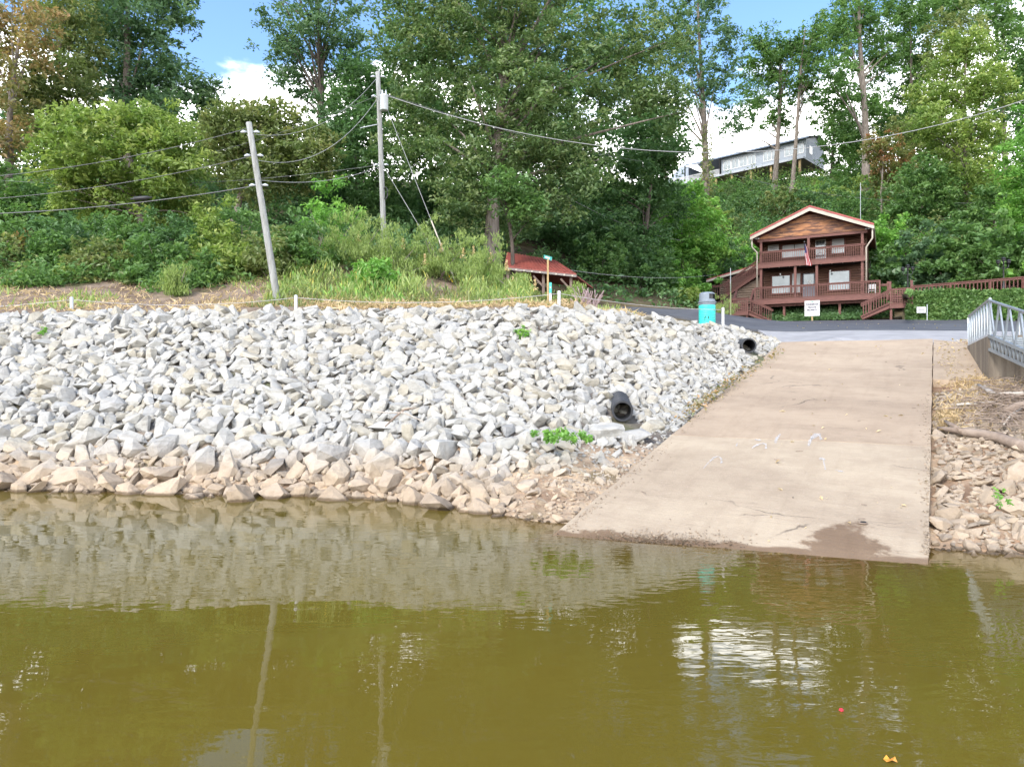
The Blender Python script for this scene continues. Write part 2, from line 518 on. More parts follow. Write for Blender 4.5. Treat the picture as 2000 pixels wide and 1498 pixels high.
# ------------------------------------------------------------------ boat ramp, apron, road
def ramp_mat(name, low, dark, belt_on):
    m, nt, out = new_mat(name)
    pos = nd(nt, 'NewGeometry').outputs['Position']
    vr = mapped(nt, pos, (1, 1, 1), (0, 0, R(30.8)))                # x across the ramp, y up the ramp
    big = mrange(nt, noise(nt, mapped(nt, vr, (0.35, 1.0, 1)), 0.55, 6, 0.6), 0.36, 0.64)
    col = mix(nt, big, low, dark)
    sp = nd(nt, 'SeparateXYZ', {0: vr})
    ys = sp.outputs['Y']; xs = sp.outputs['X']
    yw = math_(nt, 'ADD', ys, math_(nt, 'MULTIPLY', math_(nt, 'SUBTRACT', noise(nt, pos, 0.8, 5, 0.6), 0.5), 5.0))
    s0 = (Matrix.Rotation(R(30.8), 3, 'Z') @ ramp_pt(0.5, 0)).y
    if belt_on:                                                     # old high-water wear
        belt = mrange(nt, yw, s0 + 13.0, s0 + 6.5)
        col = mix(nt, math_(nt, 'MULTIPLY', belt, 0.45), col, (0.80, 0.78, 0.77), 'MULTIPLY')
    blot = mrange(nt, noise(nt, pos, 1.7, 7, 0.7), 0.42, 0.62)
    col = mix(nt, math_(nt, 'MULTIPLY', blot, 0.4), col, (0.74, 0.71, 0.70), 'MULTIPLY')
    drip = mrange(nt, noise(nt, mapped(nt, vr, (4.5, 0.35, 1)), 1.0, 5, 0.6), 0.5, 0.72)
    col = mix(nt, math_(nt, 'MULTIPLY', drip, 0.35), col, (0.78, 0.75, 0.73), 'MULTIPLY')
    strk = mrange(nt, noise(nt, mapped(nt, vr, (1.2, 22, 1)), 1.0, 4, 0.6), 0.52, 0.75)
    col = mix(nt, math_(nt, 'MULTIPLY', strk, 0.35), col, (0.62, 0.58, 0.56), 'MULTIPLY')
    speck = mrange(nt, noise(nt, pos, 26, 3, 0.7), 0.58, 0.72)
    col = mix(nt, math_(nt, 'MULTIPLY', speck, 0.5), col, (0.42, 0.36, 0.31))
    spk2 = mrange(nt, noise(nt, pos, 17, 4, 0.75), 0.62, 0.75)
    col = mix(nt, math_(nt, 'MULTIPLY', spk2, 0.5), col, (0.16, 0.12, 0.10))
    vor = nd(nt, 'TexVoronoi', {'Vector': mapped(nt, nd(nt, 'VectorMath', {0: vr, 1: nd(nt, 'TexNoise', {'Vector': pos, 'Scale': 1.3, 'Detail': 6.0}).outputs['Color']}, operation='ADD').outputs[0], (0.16, 0.42, 0.0)), 'Scale': 1.0}, feature='DISTANCE_TO_EDGE')
    crk = mrange(nt, vor.outputs['Distance'], 0.006, 0.0015)
    crk = math_(nt, 'MULTIPLY', crk, mrange(nt, noise(nt, pos, 0.7, 3, 0.5), 0.48, 0.62))
    col = mix(nt, math_(nt, 'MULTIPLY', crk, 0.7), col, (0.07, 0.055, 0.045))
    # wet patches where boats were hauled out, and the damp rim at the waterline
    wet = None
    for (px, py, ra, rb) in ((1650, 1066, 0.47, 0.75), (1285, 1058, 1.1, 0.42), (1390, 1072, 0.8, 0.3), (1200, 1045, 0.7, 0.3)):
        q = W(px, py, RSL * 0.3)
        q = Matrix.Rotation(R(30.8), 3, 'Z') @ q
        dx = math_(nt, 'DIVIDE', math_(nt, 'SUBTRACT', xs, q.x), ra)
        dy = math_(nt, 'DIVIDE', math_(nt, 'SUBTRACT', ys, q.y), rb)
        rr = math_(nt, 'SQRT', math_(nt, 'ADD', math_(nt, 'MULTIPLY', dx, dx), math_(nt, 'MULTIPLY', dy, dy)))
        rr = math_(nt, 'ADD', rr, math_(nt, 'MULTIPLY', math_(nt, 'SUBTRACT', noise(nt, pos, 2.6, 7, 0.7), 0.5), 2.2))
        wf = mrange(nt, rr, 1.05, 0.72)
        wet = wf if wet is None else math_(nt, 'MAXIMUM', wet, wf)
    zp = nd(nt, 'SeparateXYZ', {0: pos}).outputs['Z']
    rim = mrange(nt, math_(nt, 'ADD', zp, math_(nt, 'MULTIPLY', math_(nt, 'SUBTRACT', noise(nt, pos, 2.0, 5, 0.6), 0.5), 0.08)), 0.045, 0.025)
    wet = math_(nt, 'MAXIMUM', wet, rim)
    col = mix(nt, wet, col, (0.52, 0.43, 0.36), 'MULTIPLY')
    rgh = math_(nt, 'SUBTRACT', 0.85, math_(nt, 'MULTIPLY', wet, 0.45))
    bs = nd(nt, 'BsdfPrincipled', {'Roughness': rgh, 'Specular IOR Level': 0.25, 'Base Color': col})
    bp = nd(nt, 'Bump', {'Strength': 0.7, 'Distance': 0.015, 'Height': math_(nt, 'ADD', noise(nt, pos, 22, 6, 0.7), math_(nt, 'MULTIPLY', noise(nt, mapped(nt, vr, (0.6, 14, 1)), 2.0, 4, 0.6), 0.8))})
    nt.links.new(bp.outputs[0], bs.inputs['Normal']); nt.links.new(bs.outputs[0], out.inputs[0])
    return m


M_LOW = ramp_mat('ramp_concrete_low', (0.385, 0.312, 0.226), (0.325, 0.258, 0.187), False)
M_RAMP = ramp_mat('ramp_concrete', (0.385, 0.300, 0.216), (0.325, 0.250, 0.180), True)


def slab(name, poly, m, thick=0.3, parent=None):
    """poly: top outline, anticlockwise; bevelled a little by an inset ring."""
    return MB().prism([p - Vector((0, 0, thick)) for p in poly], (0, 0, thick)).build(name, m, parent)


def ramp_slab(name, s0, s1, a0=0.0, a1=1.0, parent=None, dz=0.0, ns=8, na=8, ragged=True, sk0=0.0, sk1=0.0, m=None):
    """A cast slab, its rim wandering a little and its face very slightly uneven."""
    vs, fs = [], []
    for j in range(ns + 1):
        s = s0 + (s1 - s0) * j / ns
        for i in range(na + 1):
            a = a0 + (a1 - a0) * i / na
            p = ramp_pt(a, s + a * (sk0 + (sk1 - sk0) * j / ns))
            jx = 0.007 * math.sin(s * 3.1 + a * 5) if ragged and i in (0, na) else 0
            vs.append(Vector((p.x + jx, p.y, p.z + dz + 0.006 * math.sin(s * 1.7 + a * 9))))
    n = na + 1
    for j in range(ns):
        for i in range(na): fs.append((j * n + i, j * n + i + 1, (j + 1) * n + i + 1, (j + 1) * n + i))
    rim = [i for i in range(n)] + [j * n + na for j in range(1, ns + 1)] + [ns * n + i for i in range(na - 1, -1, -1)] + [j * n for j in range(ns - 1, 0, -1)]
    k = len(vs)
    for r in rim: vs.append(vs[r] - Vector((0, 0, 0.3)))
    for q in range(len(rim)):
        q2 = (q + 1) % len(rim)
        fs.append((rim[q2], rim[q], k + q, k + q2))
    return MB().add(vs, fs).build(name, m or M_RAMP, parent)


boat_ramp = prop(empty('boat_ramp', 'sloping concrete boat ramp running down into the water', 'boat ramp'), kind='structure')
ramp_slab('slab', -5.0, 5.4, parent=boat_ramp, ns=24, sk1=-0.3, m=M_LOW)
ramp_slab('slab', 5.425, 12.4, parent=boat_ramp, ns=16, sk0=-0.3)
ramp_slab('slab', 12.42, 17.9, parent=boat_ramp, ns=14)
# side apron beside the abutment
ap = [ramp_pt(1.0, 11.2), P(1932, 746, 17.4), P(1889, 676, 22.3), P(1886, 669, 23.5), ramp_pt(1.0, 17.85)]
ap[0] = ap[0] + Vector((0.02, 0, 0.0)); ap[-1] = ap[-1] + Vector((0.03, 0, -0.01))
slab('apron', ap, M_RAMP, 0.3, boat_ramp)

# road surfaces are sheets draped on the ground
def drape(name, poly, m, lift, step=0.7, thick=0.0, kind='structure', label=None):
    """Fill a plan polygon with a grid that follows the ground."""
    bm = bmesh.new()
    vs = [bm.verts.new((p[0], p[1], 0)) for p in poly]
    bm.faces.new(vs)
    xs = [p[0] for p in poly]; ys = [p[1] for p in poly]
    for ax, lo, hi in ((0, min(xs), max(xs)), (1, min(ys), max(ys))):
        k = lo + step
        while k < hi:
            no = (1, 0, 0) if ax == 0 else (0, 1, 0)
            bmesh.ops.bisect_plane(bm, geom=bm.verts[:] + bm.edges[:] + bm.faces[:], plane_co=(k if ax == 0 else 0, k if ax else 0, 0), plane_no=no)
            k += step
    co = np.array([v.co[:2] for v in bm.verts])
    z = zt(co[:, 0], co[:, 1]) + lift
    for v, zz in zip(bm.verts, z): v.co.z = zz
    if thick:
        ex = bmesh.ops.extrude_face_region(bm, geom=bm.faces[:])
        for v in [g for g in ex['geom'] if isinstance(g, bmesh.types.BMVert)]: v.co.z -= thick
        bmesh.ops.recalc_face_normals(bm, faces=bm.faces)
    me = bpy.data.meshes.new(name)
    bm.to_mesh(me); bm.free()
    return prop(link(name, me, m), label, kind=kind)


def pl(*a): return [P(*q) for q in a]
M_CONC = mat('pale_concrete', (0.285, 0.28, 0.285), (0.235, 0.23, 0.235), 1.6, 0.85, 0.25, 40, coords='Object')
top_edge = [ramp_pt(0, 18.0) + U * 0.05, ramp_pt(0.5, 17.98), ramp_pt(1.0, 17.95), P(1886, 666.5, 23.75), P(2060, 668, 23.4), P(2300, 672, 22.5)]
mid_edge = pl((1480, 650, 28.7), (1640, 649, 28.4), (1760, 649, 28.0), (1900, 650, 27.2), (2100, 652, 26.5), (2400, 655, 25))
drape('concrete_strip', top_edge + mid_edge[::-1], M_CONC, 0.075, 0.6, label='pale concrete strip across the head of the boat ramp', thick=0.12)
m, nt, out = new_mat('asphalt')
pos = nd(nt, 'NewGeometry').outputs['Position']
col = mix(nt, mrange(nt, noise(nt, pos, 0.5, 5, 0.6), 0.35, 0.65), (0.062, 0.064, 0.074), (0.088, 0.09, 0.1))
col = mix(nt, mrange(nt, noise(nt, pos, 30, 3, 0.7), 0.6, 0.75, 0, 0.5), col, (0.14, 0.14, 0.15))
bs = nd(nt, 'BsdfPrincipled', {'Roughness': 0.75, 'Specular IOR Level': 0.35, 'Base Color': col})
bp = nd(nt, 'Bump', {'Strength': 0.4, 'Distance': 0.01, 'Height': noise(nt, pos, 60, 3, 0.7)})
nt.links.new(bp.outputs[0], bs.inputs['Normal']); nt.links.new(bs.outputs[0], out.inputs[0])
M_ASPH = m
far_edge = pl((2300, 626, 42.5), (2000, 626, 44.4), (1860, 627.5, 46), (1690, 628.5, 48.6), (1600, 629.5, 49.6), (1520, 630, 49.6), (1440, 630, 49.2), (1400, 622, 46), (1365, 607.5, 42), (1250, 602, 43.3), (1165, 600.5, 43), (1160, 612, 34), (1290, 618, 30.5), (1400, 634, 28.5))
drape('road', [p + Vector((0, 0, 0)) for p in mid_edge] + far_edge, M_ASPH, 0.09, 0.8, label='dark asphalt road crossing above the boat ramp', thick=0.12)

# ------------------------------------------------------------------ stones
def hull_variant(seed, n=15, flat=0.6):
    """An angular quarry stone: convex hull of points on a stretched, chipped box."""
    r = random.Random(seed)
    bm = bmesh.new()
    for i in range(n):
        p = Vector((r.uniform(-1, 1), r.uniform(-1, 1), r.uniform(-1, 1)))
        k = max(abs(p.x), abs(p.y), abs(p.z))
        q = p / k * r.uniform(0.82, 1.0)                        # towards the faces of a cube
        q = q.lerp(p.normalized(), 0.45)
        bm.verts.new((q.x * 0.5, q.y * 0.5 * r.uniform(0.75, 0.95), q.z * 0.5 * flat))
    bmesh.ops.convex_hull(bm, input=bm.verts[:])
    for v in [v for v in bm.verts if not v.link_faces]: bm.verts.remove(v)
    bmesh.ops.dissolve_limit(bm, angle_limit=R(14), verts=bm.verts[:], edges=bm.edges[:])
    bmesh.ops.triangulate(bm, faces=bm.faces[:])
    bm.normal_update()
    me = bpy.data.meshes.new('stone')
    bm.to_mesh(me); bm.free()
    V = np.array([v.co[:] for v in me.vertices]); Fc = np.array([p.vertices[:] for p in me.polygons])
    return me, V, Fc


def stone_mat(name, pale, warm, grey, tan, z0, z1, bump=0.85):
    m, nt, out = new_mat(name)
    a = nd(nt, 'Attribute', attribute_name='tint').outputs['Fac']
    r = nd(nt, 'ObjectInfo').outputs['Random']
    t = math_(nt, 'FRACT', math_(nt, 'ADD', a, r))
    col = ramp(nt, t, [(0.0, grey), (0.12, [0.5 * (a_ + b_) for a_, b_ in zip(grey, pale)]), (0.3, pale), (0.7, [c_ * 0.86 for c_ in pale]), (0.86, warm), (1.0, [c_ * 0.8 for c_ in warm])])
    pos = nd(nt, 'NewGeometry').outputs['Position']
    n1 = noise(nt, pos, 4.5, 7, 0.65)
    col = mix(nt, mrange(nt, n1, 0.4, 0.7, 0, 0.55), col, (0.72, 0.70, 0.66), 'MULTIPLY')
    n3 = noise(nt, mapped(nt, pos, (1, 1, 4), (R(25), R(12), 0)), 3.0, 5, 0.6)
    col = mix(nt, mrange(nt, n3, 0.52, 0.66, 0, 0.4), col, (0.58, 0.57, 0.57), 'MULTIPLY')
    # mud-stained below the old high-water mark
    z = nd(nt, 'SeparateXYZ', {0: pos}).outputs['Z']
    zz = math_(nt, 'ADD', z, math_(nt, 'MULTIPLY', math_(nt, 'SUBTRACT', noise(nt, pos, 0.8, 5, 0.6), 0.5), 0.9))
    stain = mrange(nt, zz, z1, z0)
    tcol = ramp(nt, t, [(0.0, [c * 0.62 for c in tan]), (0.4, tan), (0.75, [c * 1.12 for c in tan]), (1.0, [c * 0.8 for c in tan])])
    tcol = mix(nt, mrange(nt, n1, 0.42, 0.68, 0, 0.5), tcol, (0.66, 0.62, 0.58), 'MULTIPLY')
    col = mix(nt, math_(nt, 'MULTIPLY', stain, 0.86), col, tcol)
    wet = mrange(nt, math_(nt, 'ADD', z, math_(nt, 'MULTIPLY', math_(nt, 'SUBTRACT', noise(nt, pos, 3, 4, 0.6), 0.5), 0.10)), 0.07, 0.02)
    col = mix(nt, wet, col, (0.33, 0.30, 0.26), 'MULTIPLY')
    bs = nd(nt, 'BsdfPrincipled', {'Roughness': 0.88, 'Specular IOR Level': 0.25, 'Base Color': col})
    bp = nd(nt, 'Bump', {'Strength': bump, 'Distance': 0.05, 'Height': math_(nt, 'ADD', noise(nt, pos, 6, 8, 0.7), math_(nt, 'MULTIPLY', nd(nt, 'TexVoronoi', {'Vector': pos, 'Scale': 7.0}).outputs['Distance'], 0.5))})
    nt.links.new(bp.outputs[0], bs.inputs['Normal']); nt.links.new(bs.outputs[0], out.inputs[0])
    return m


M_STONE = stone_mat('limestone', (0.388, 0.378, 0.352), (0.375, 0.345, 0.285), (0.275, 0.270, 0.260), (0.36, 0.275, 0.192), 0.2, 1.1)
M_STONE_R = stone_mat('shore_stone', (0.36, 0.33, 0.295), (0.355, 0.305, 0.24), (0.25, 0.237, 0.22), (0.345, 0.27, 0.195), 1.2, 3.0)
VARS = [hull_variant(100 + i, random.Random(i).choice((14, 17, 20, 24)), random.Random(i).choice((0.42, 0.5, 0.6, 0.72))) for i in range(22)]
for me, _, _ in VARS: me.materials.append(M_STONE)
VARS_R = []
for me, V_, F_ in VARS:
    m2 = me.copy(); m2.materials.clear(); m2.materials.append(M_STONE_R); VARS_R.append((m2, V_, F_))


class Darts:
    def __init__(s, cell=0.5): s.c, s.g, s.pts = cell, {}, []
    def ok(s, x, y, r, k):
        ci, cj = int(x // s.c), int(y // s.c)
        n = int(math.ceil((r + 0.6) / s.c))
        for i in range(ci - n, ci + n + 1):
            for j in range(cj - n, cj + n + 1):
                for (a, b, q) in s.g.get((i, j), ()):
                    if (a - x) ** 2 + (b - y) ** 2 < ((r + q) * k) ** 2: return False
        return True
    def put(s, x, y, r): s.g.setdefault((int(x // s.c), int(y // s.c)), []).append((x, y, r)); s.pts.append((x, y, r))


def lay_stones(zone, passes, tilt=22):
    """zone(r) -> (x, y, scale) or None; passes: (tries, smin, smax, packing). Returns stone transforms."""
    out, D = [], Darts()
    for tries, smin, smax, pk, lift in passes:
        for _ in range(tries):
            q = zone()
            if q is None: continue
            x, y, k = q
            s = random.uniform(smin, smax) * k
            if not D.ok(x, y, s * 0.40, pk): continue
            D.put(x, y, s * 0.40)
            out.append((x, y, s, lift))
    xs = np.array([o[0] for o in out]); ys = np.array([o[1] for o in out])
    z = zt(xs, ys); zx = (zt(xs + 0.3, ys) - z) / 0.3; zy = (zt(xs, ys + 0.3) - z) / 0.3
    res = []
    for (x, y, s, lift), zz, ax, ay in zip(out, z, zx, zy):
        nrm = Vector((-ax, -ay, 1)).normalized()
        Rm = nrm.to_track_quat('Z', 'Y').to_matrix().to_4x4() @ Euler((R(random.gauss(0, tilt)), R(random.gauss(0, tilt)), random.uniform(0, 6.28))).to_matrix().to_4x4()
        sc = Vector((s * random.uniform(0.95, 1.55), s * random.uniform(0.8, 1.05), s * random.uniform(0.7, 1.15)))
        p = Vector((x, y, zz)) + nrm * (lift * s)
        res.append((random.randrange(len(VARS)), p, Rm, sc, s))
    return res


def place_stones(name, label, cat, stones, variants, m, rest_name, n_single=300, rest_label=None):
    root = empty(name, label, cat, stones[0][1] * 0)
    def size(st):
        p = st[1]
        px, py = CX + p.x / p.y * F, CY - (p.z - H) / p.y * F
        return st[4] / p.y if (-30 < px < 2030 and p.z > -0.05) else 0
    order = sorted(range(len(stones)), key=lambda i: -size(stones[i]))
    for i in order[:n_single]:
        vi, p, Rm, sc, s = stones[i]
        o = bpy.data.objects.new('stone', variants[vi][0])
        o.matrix_world = Matrix.Translation(p) @ Rm @ Matrix.Diagonal((*sc, 1))
        C.objects.link(o); o.parent = root
    VV, FF, TT, k = [], [], [], 0
    for i in order[n_single:]:
        vi, p, Rm, sc, s = stones[i]
        M = np.array(Matrix.Translation(p) @ Rm @ Matrix.Diagonal((*sc, 1)))
        v = variants[vi][1] @ M[:3, :3].T + M[:3, 3]
        f = variants[vi][2]
        VV.append(v); FF.append(f + k); TT.append(np.full(len(f), random.random())); k += len(v)
    if VV:
        o = link(rest_name, np_mesh(rest_name, np.concatenate(VV), np.concatenate(FF), {'tint': np.concatenate(TT)}), m, root)
        o['kind'] = 'stuff'
        if rest_label: o['label'] = rest_label
    return root


def ramp_gap(x, y):
    """Distance in plan from the ramp's left edge, positive on the stone side."""
    return (RL0.x - x) * U.y + (y - RL0.y) * U.x if False else ((y - RL0.y) * U.x - (x - RL0.x) * U.y)


def lie(px, py, lo=7.0, hi=48.0):
    """Point on the ground seen at a photo pixel (march the sight line to the ground)."""
    dd = np.arange(lo, hi, 0.04)
    x = (px - CX) / F * dd; z = H - (py - CY) / F * dd
    k = np.argmax(z < zg(x, dd))
    return P(px, py, dd[k])


PIPES = [(lie(1216, 830), 0.26), (lie(1463, 690), 0.26)]
def bank_zone(beach):
    def f():
        x = random.uniform(-19.5, 10.0)
        lo, hi = float(bank_low(x)), float(bank_high(x))
        y = random.uniform(lo - 0.7, hi + 0.35)
        g = ramp_gap(x, y)
        if x > RL0.x - 0.7 and g < 0.10: return None
        t = (y - lo) / max(hi - lo, 0.1)
        # bare gravel wedge between the stones and the foot of the ramp
        s_up = (x - RL0.x) * U.x + (y - RL0.y) * U.y
        inb = g < 2.3 - 0.30 * max(s_up, 0) + 0.5 * math.sin(x * 3 + y * 2) and s_up < 7.2 and x > -1.9
        if inb != beach: return None
        for q, r in PIPES:
            w = q - Vector((x, y, q.z))
            if abs(x - q.x) < r + 0.12 and q.y - 0.45 < y < q.y + 0.55: return None
        k = 1.0
        if not beach:
            if t < 0.26: k = 1.35 if x < -1.0 else 0.9
            if t < 0.15 and x < -0.5: k = random.choice((1.55, 1.3, 1.0, 0.8))
            if g < 1.3 and x > 0: k *= 0.62
            elif g < 3 and x > 0: k *= 0.85
        return x, y, k
    return f


bank = lay_stones(bank_zone(False), [(2200, 0.42, 0.58, 0.92, 0.12), (22000, 0.28, 0.42, 0.72, 0.12), (24000, 0.20, 0.30, 0.60, 0.07), (7000, 0.10, 0.18, 0.55, 0.0)], 26)
place_stones('riprap_bank', 'pale grey limestone riprap covering the bank left of the boat ramp', 'riprap bank', bank, VARS, M_STONE, 'stone_fill', 300)
beach = lay_stones(bank_zone(True), [(700, 0.18, 0.34, 0.95, 0.12), (6000, 0.08, 0.16, 0.75, 0.12), (26000, 0.035, 0.08, 0.52, 0.12)], 20)
place_stones('gravel_wedge', 'tan gravel and small stones at the foot of the ramp by the water', 'gravel', beach, VARS, M_STONE, 'gravel', 120)


def right_zone():
    x = random.uniform(5.0, 15.5); y = random.uniform(8.0, 18.2)
    if y > ramp_right_y(x) - 0.12: return None
    px, py = CX + x / y * F, 0
    if px > 2250: return None
    if y > 8.6 and zt(x, y) < -0.25: return None
    if y > 17.0 - (x - 11.5) * 0.4: return None
    return x, y, (1.0 if y < 13.5 else 0.8)


right = lay_stones(right_zone, [(420, 0.24, 0.38, 1.1, 0.12), (5500, 0.12, 0.24, 0.8, 0.1), (14000, 0.05, 0.11, 0.7, 0.1)], 20)
place_stones('rocky_shore', 'tan rocks and rubble on the shore between the ramp and the gangway', 'rocky shore', right, VARS_R, M_STONE_R, 'stone_fill', 200)

# ------------------------------------------------------------------ trees, shrubs, weeds
LIFT = 2.65
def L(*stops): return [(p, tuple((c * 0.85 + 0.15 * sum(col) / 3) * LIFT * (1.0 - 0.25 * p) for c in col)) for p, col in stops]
LEAF = {
    'oak': leaf_mat('leaf_oak', L((0.0, (0.030, 0.060, 0.018)), (0.5, (0.065, 0.105, 0.032)), (0.85, (0.145, 0.175, 0.062)), (1.0, (0.21, 0.22, 0.09)))),
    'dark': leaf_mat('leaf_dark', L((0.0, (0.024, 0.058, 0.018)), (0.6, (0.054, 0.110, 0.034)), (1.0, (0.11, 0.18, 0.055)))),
    'blue': leaf_mat('leaf_bluegreen', L((0.0, (0.026, 0.058, 0.026)), (0.6, (0.060, 0.110, 0.048)), (1.0, (0.125, 0.18, 0.080)))),
    'mid': leaf_mat('leaf_mid', L((0.0, (0.030, 0.070, 0.016)), (0.6, (0.068, 0.130, 0.030)), (1.0, (0.16, 0.23, 0.06)))),
    'yellow': leaf_mat('leaf_yellowgreen', L((0.0, (0.050, 0.090, 0.014)), (0.55, (0.125, 0.170, 0.030)), (0.95, (0.25, 0.27, 0.065)), (1.0, (0.34, 0.19, 0.07)))),
    'olive': leaf_mat('leaf_olive', L((0.0, (0.045, 0.070, 0.018)), (0.55, (0.10, 0.125, 0.035)), (1.0, (0.21, 0.18, 0.055)))),
    'bright': leaf_mat('leaf_bright', L((0.0, (0.042, 0.110, 0.014)), (0.55, (0.095, 0.205, 0.028)), (1.0, (0.22, 0.33, 0.05)))),
    'rust': leaf_mat('leaf_rust', L((0.0, (0.055, 0.070, 0.022)), (0.35, (0.12, 0.105, 0.035)), (0.75, (0.21, 0.130, 0.050)), (1.0, (0.31, 0.17, 0.08)))),
    'red': leaf_mat('leaf_red', L((0.0, (0.050, 0.085, 0.02)), (0.5, (0.12, 0.11, 0.03)), (0.75, (0.24, 0.095, 0.045)), (1.0, (0.34, 0.10, 0.06)))),
    'weed': leaf_mat('leaf_weed', L((0.0, (0.070, 0.110, 0.020)), (0.6, (0.145, 0.190, 0.042)), (0.93, (0.22, 0.26, 0.08)), (1.0, (0.40, 0.33, 0.05)))),
    'straw': leaf_mat('leaf_straw', L((0.0, (0.14, 0.095, 0.05)), (0.5, (0.27, 0.19, 0.10)), (1.0, (0.42, 0.31, 0.18)))),
}


def bark(name, a, b):
    return mat(name, a, b, 3.0, 0.9, 0.9, 10.0, (3, 3, 0.5))


M_BARK = bark('bark_grey', (0.20, 0.17, 0.145), (0.105, 0.085, 0.07))
M_BARKD = bark('bark_dark', (0.095, 0.075, 0.06), (0.045, 0.036, 0.03))
M_TWIG = bark('twig', (0.27, 0.235, 0.20), (0.17, 0.145, 0.12))


def leaf_cloud(ctr, size, tint, up=0.55, aspect=0.5, jitter=0.5, vert=0.0):
    """Quads for leaves centred at ctr (n,3)."""
    n = len(ctr)
    nrm = rng.normal(size=(n, 3)); nrm[:, 2] = np.abs(nrm[:, 2]) + up
    nrm /= np.linalg.norm(nrm, axis=1, keepdims=True)
    t = rng.normal(size=(n, 3)); t[:, 2] -= 0.35
    if vert: t = t * 0.45; t[:, 2] = np.abs(t[:, 2]) + vert; nrm[:, 2] *= 0.25; nrm /= np.linalg.norm(nrm, axis=1, keepdims=True)
    t -= nrm * np.sum(t * nrm, 1, keepdims=True); t /= np.linalg.norm(t, axis=1, keepdims=True)
    b = np.cross(nrm, t)
    s = size * (1 + jitter * rng.normal(size=(n, 1))).clip(0.45, 1.9)
    l, w = s * 0.5, s * aspect * 0.5
    V = np.stack([ctr - t * l, ctr + b * w - t * l * 0.12 + nrm * w * 0.3, ctr + t * l - nrm * l * 0.25, ctr - b * w - t * l * 0.12 + nrm * w * 0.3], 1).reshape(-1, 3)
    Fc = np.arange(4 * n).reshape(n, 4)
    return V, Fc, np.clip(tint, 0.0, 1.0)


def in_ball(n, bias=0.5):
    v = rng.normal(size=(n, 3)); v /= np.linalg.norm(v, axis=1, keepdims=True)
    return v * rng.random((n, 1)) ** bias


def crown_points(ells, n_clumps, per, rc, hollow=0.45):
    """Clump centres spread through the ellipsoids, then leaf centres in flattened sprays round each clump."""
    vol = np.array([e[1].x * e[1].y * e[1].z for e in ells]) ** 0.72
    cnt = rng.multinomial(n_clumps, vol / vol.sum())
    cc = []
    for (c, r), k in zip(ells, cnt):
        cc.append(in_ball(k, hollow) * np.array(r) + np.array(c))
    cc = np.concatenate(cc)
    m = len(cc)
    rad = rc * (0.6 + 0.8 * rng.random((m, 1)))
    k = rng.poisson(per, m) + 3
    who = np.repeat(np.arange(m), k)
    off = in_ball(len(who), 0.6) * np.array([1.0, 1.0, 0.62]) * rad[who]
    ct = rng.random(m)
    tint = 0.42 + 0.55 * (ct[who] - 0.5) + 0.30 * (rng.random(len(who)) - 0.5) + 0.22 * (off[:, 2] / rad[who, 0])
    return cc, cc[who] + off, tint


def limbs(mb, base, top, cc, r0, n, kink=0.0, fork=None, sides=8):
    """Tapered trunk from base to top with limbs to some clumps."""
    axis_ = []
    for i in range(9):
        t = i / 8
        p = base.lerp(top, t)
        w = math.sin(t * 5.2 + base.x) * kink * t
        axis_.append(Vector((p.x + w, p.y + w * 0.4, p.z)))
    rad = [r0 * (1.28 if i == 0 else 1) * (1 - 0.82 * (i / 8)) + 0.015 for i in range(9)]
    mb.tube([axis_[0] - Vector((0, 0, 0.4))] + axis_, [rad[0] * 1.15] + rad, sides)
    if len(cc) == 0: return
    for j in range(n):
        q = Vector(cc[random.randrange(len(cc))])
        tq = (q.z - base.z) / max(top.z - base.z, 0.1)
        t = min(max(tq * random.uniform(0.55, 0.85), 0.25), 0.95)
        i = min(int(t * 8), 7)
        p = axis_[i].lerp(axis_[i + 1], t * 8 - i)
        mid = p.lerp(q, 0.5) + Vector((random.uniform(-.4, .4), random.uniform(-.4, .4), random.uniform(0.0, 0.7)))
        rr = max(r0 * (1 - 0.8 * t) * 0.5, 0.03)
        pts = [(1 - u) ** 2 * p + 2 * u * (1 - u) * mid + u * u * q for u in (0, .25, .5, .75, 1)]
        mb.tube(pts, [rr, rr * .75, rr * .5, rr * .33, 0.012], 5, False)


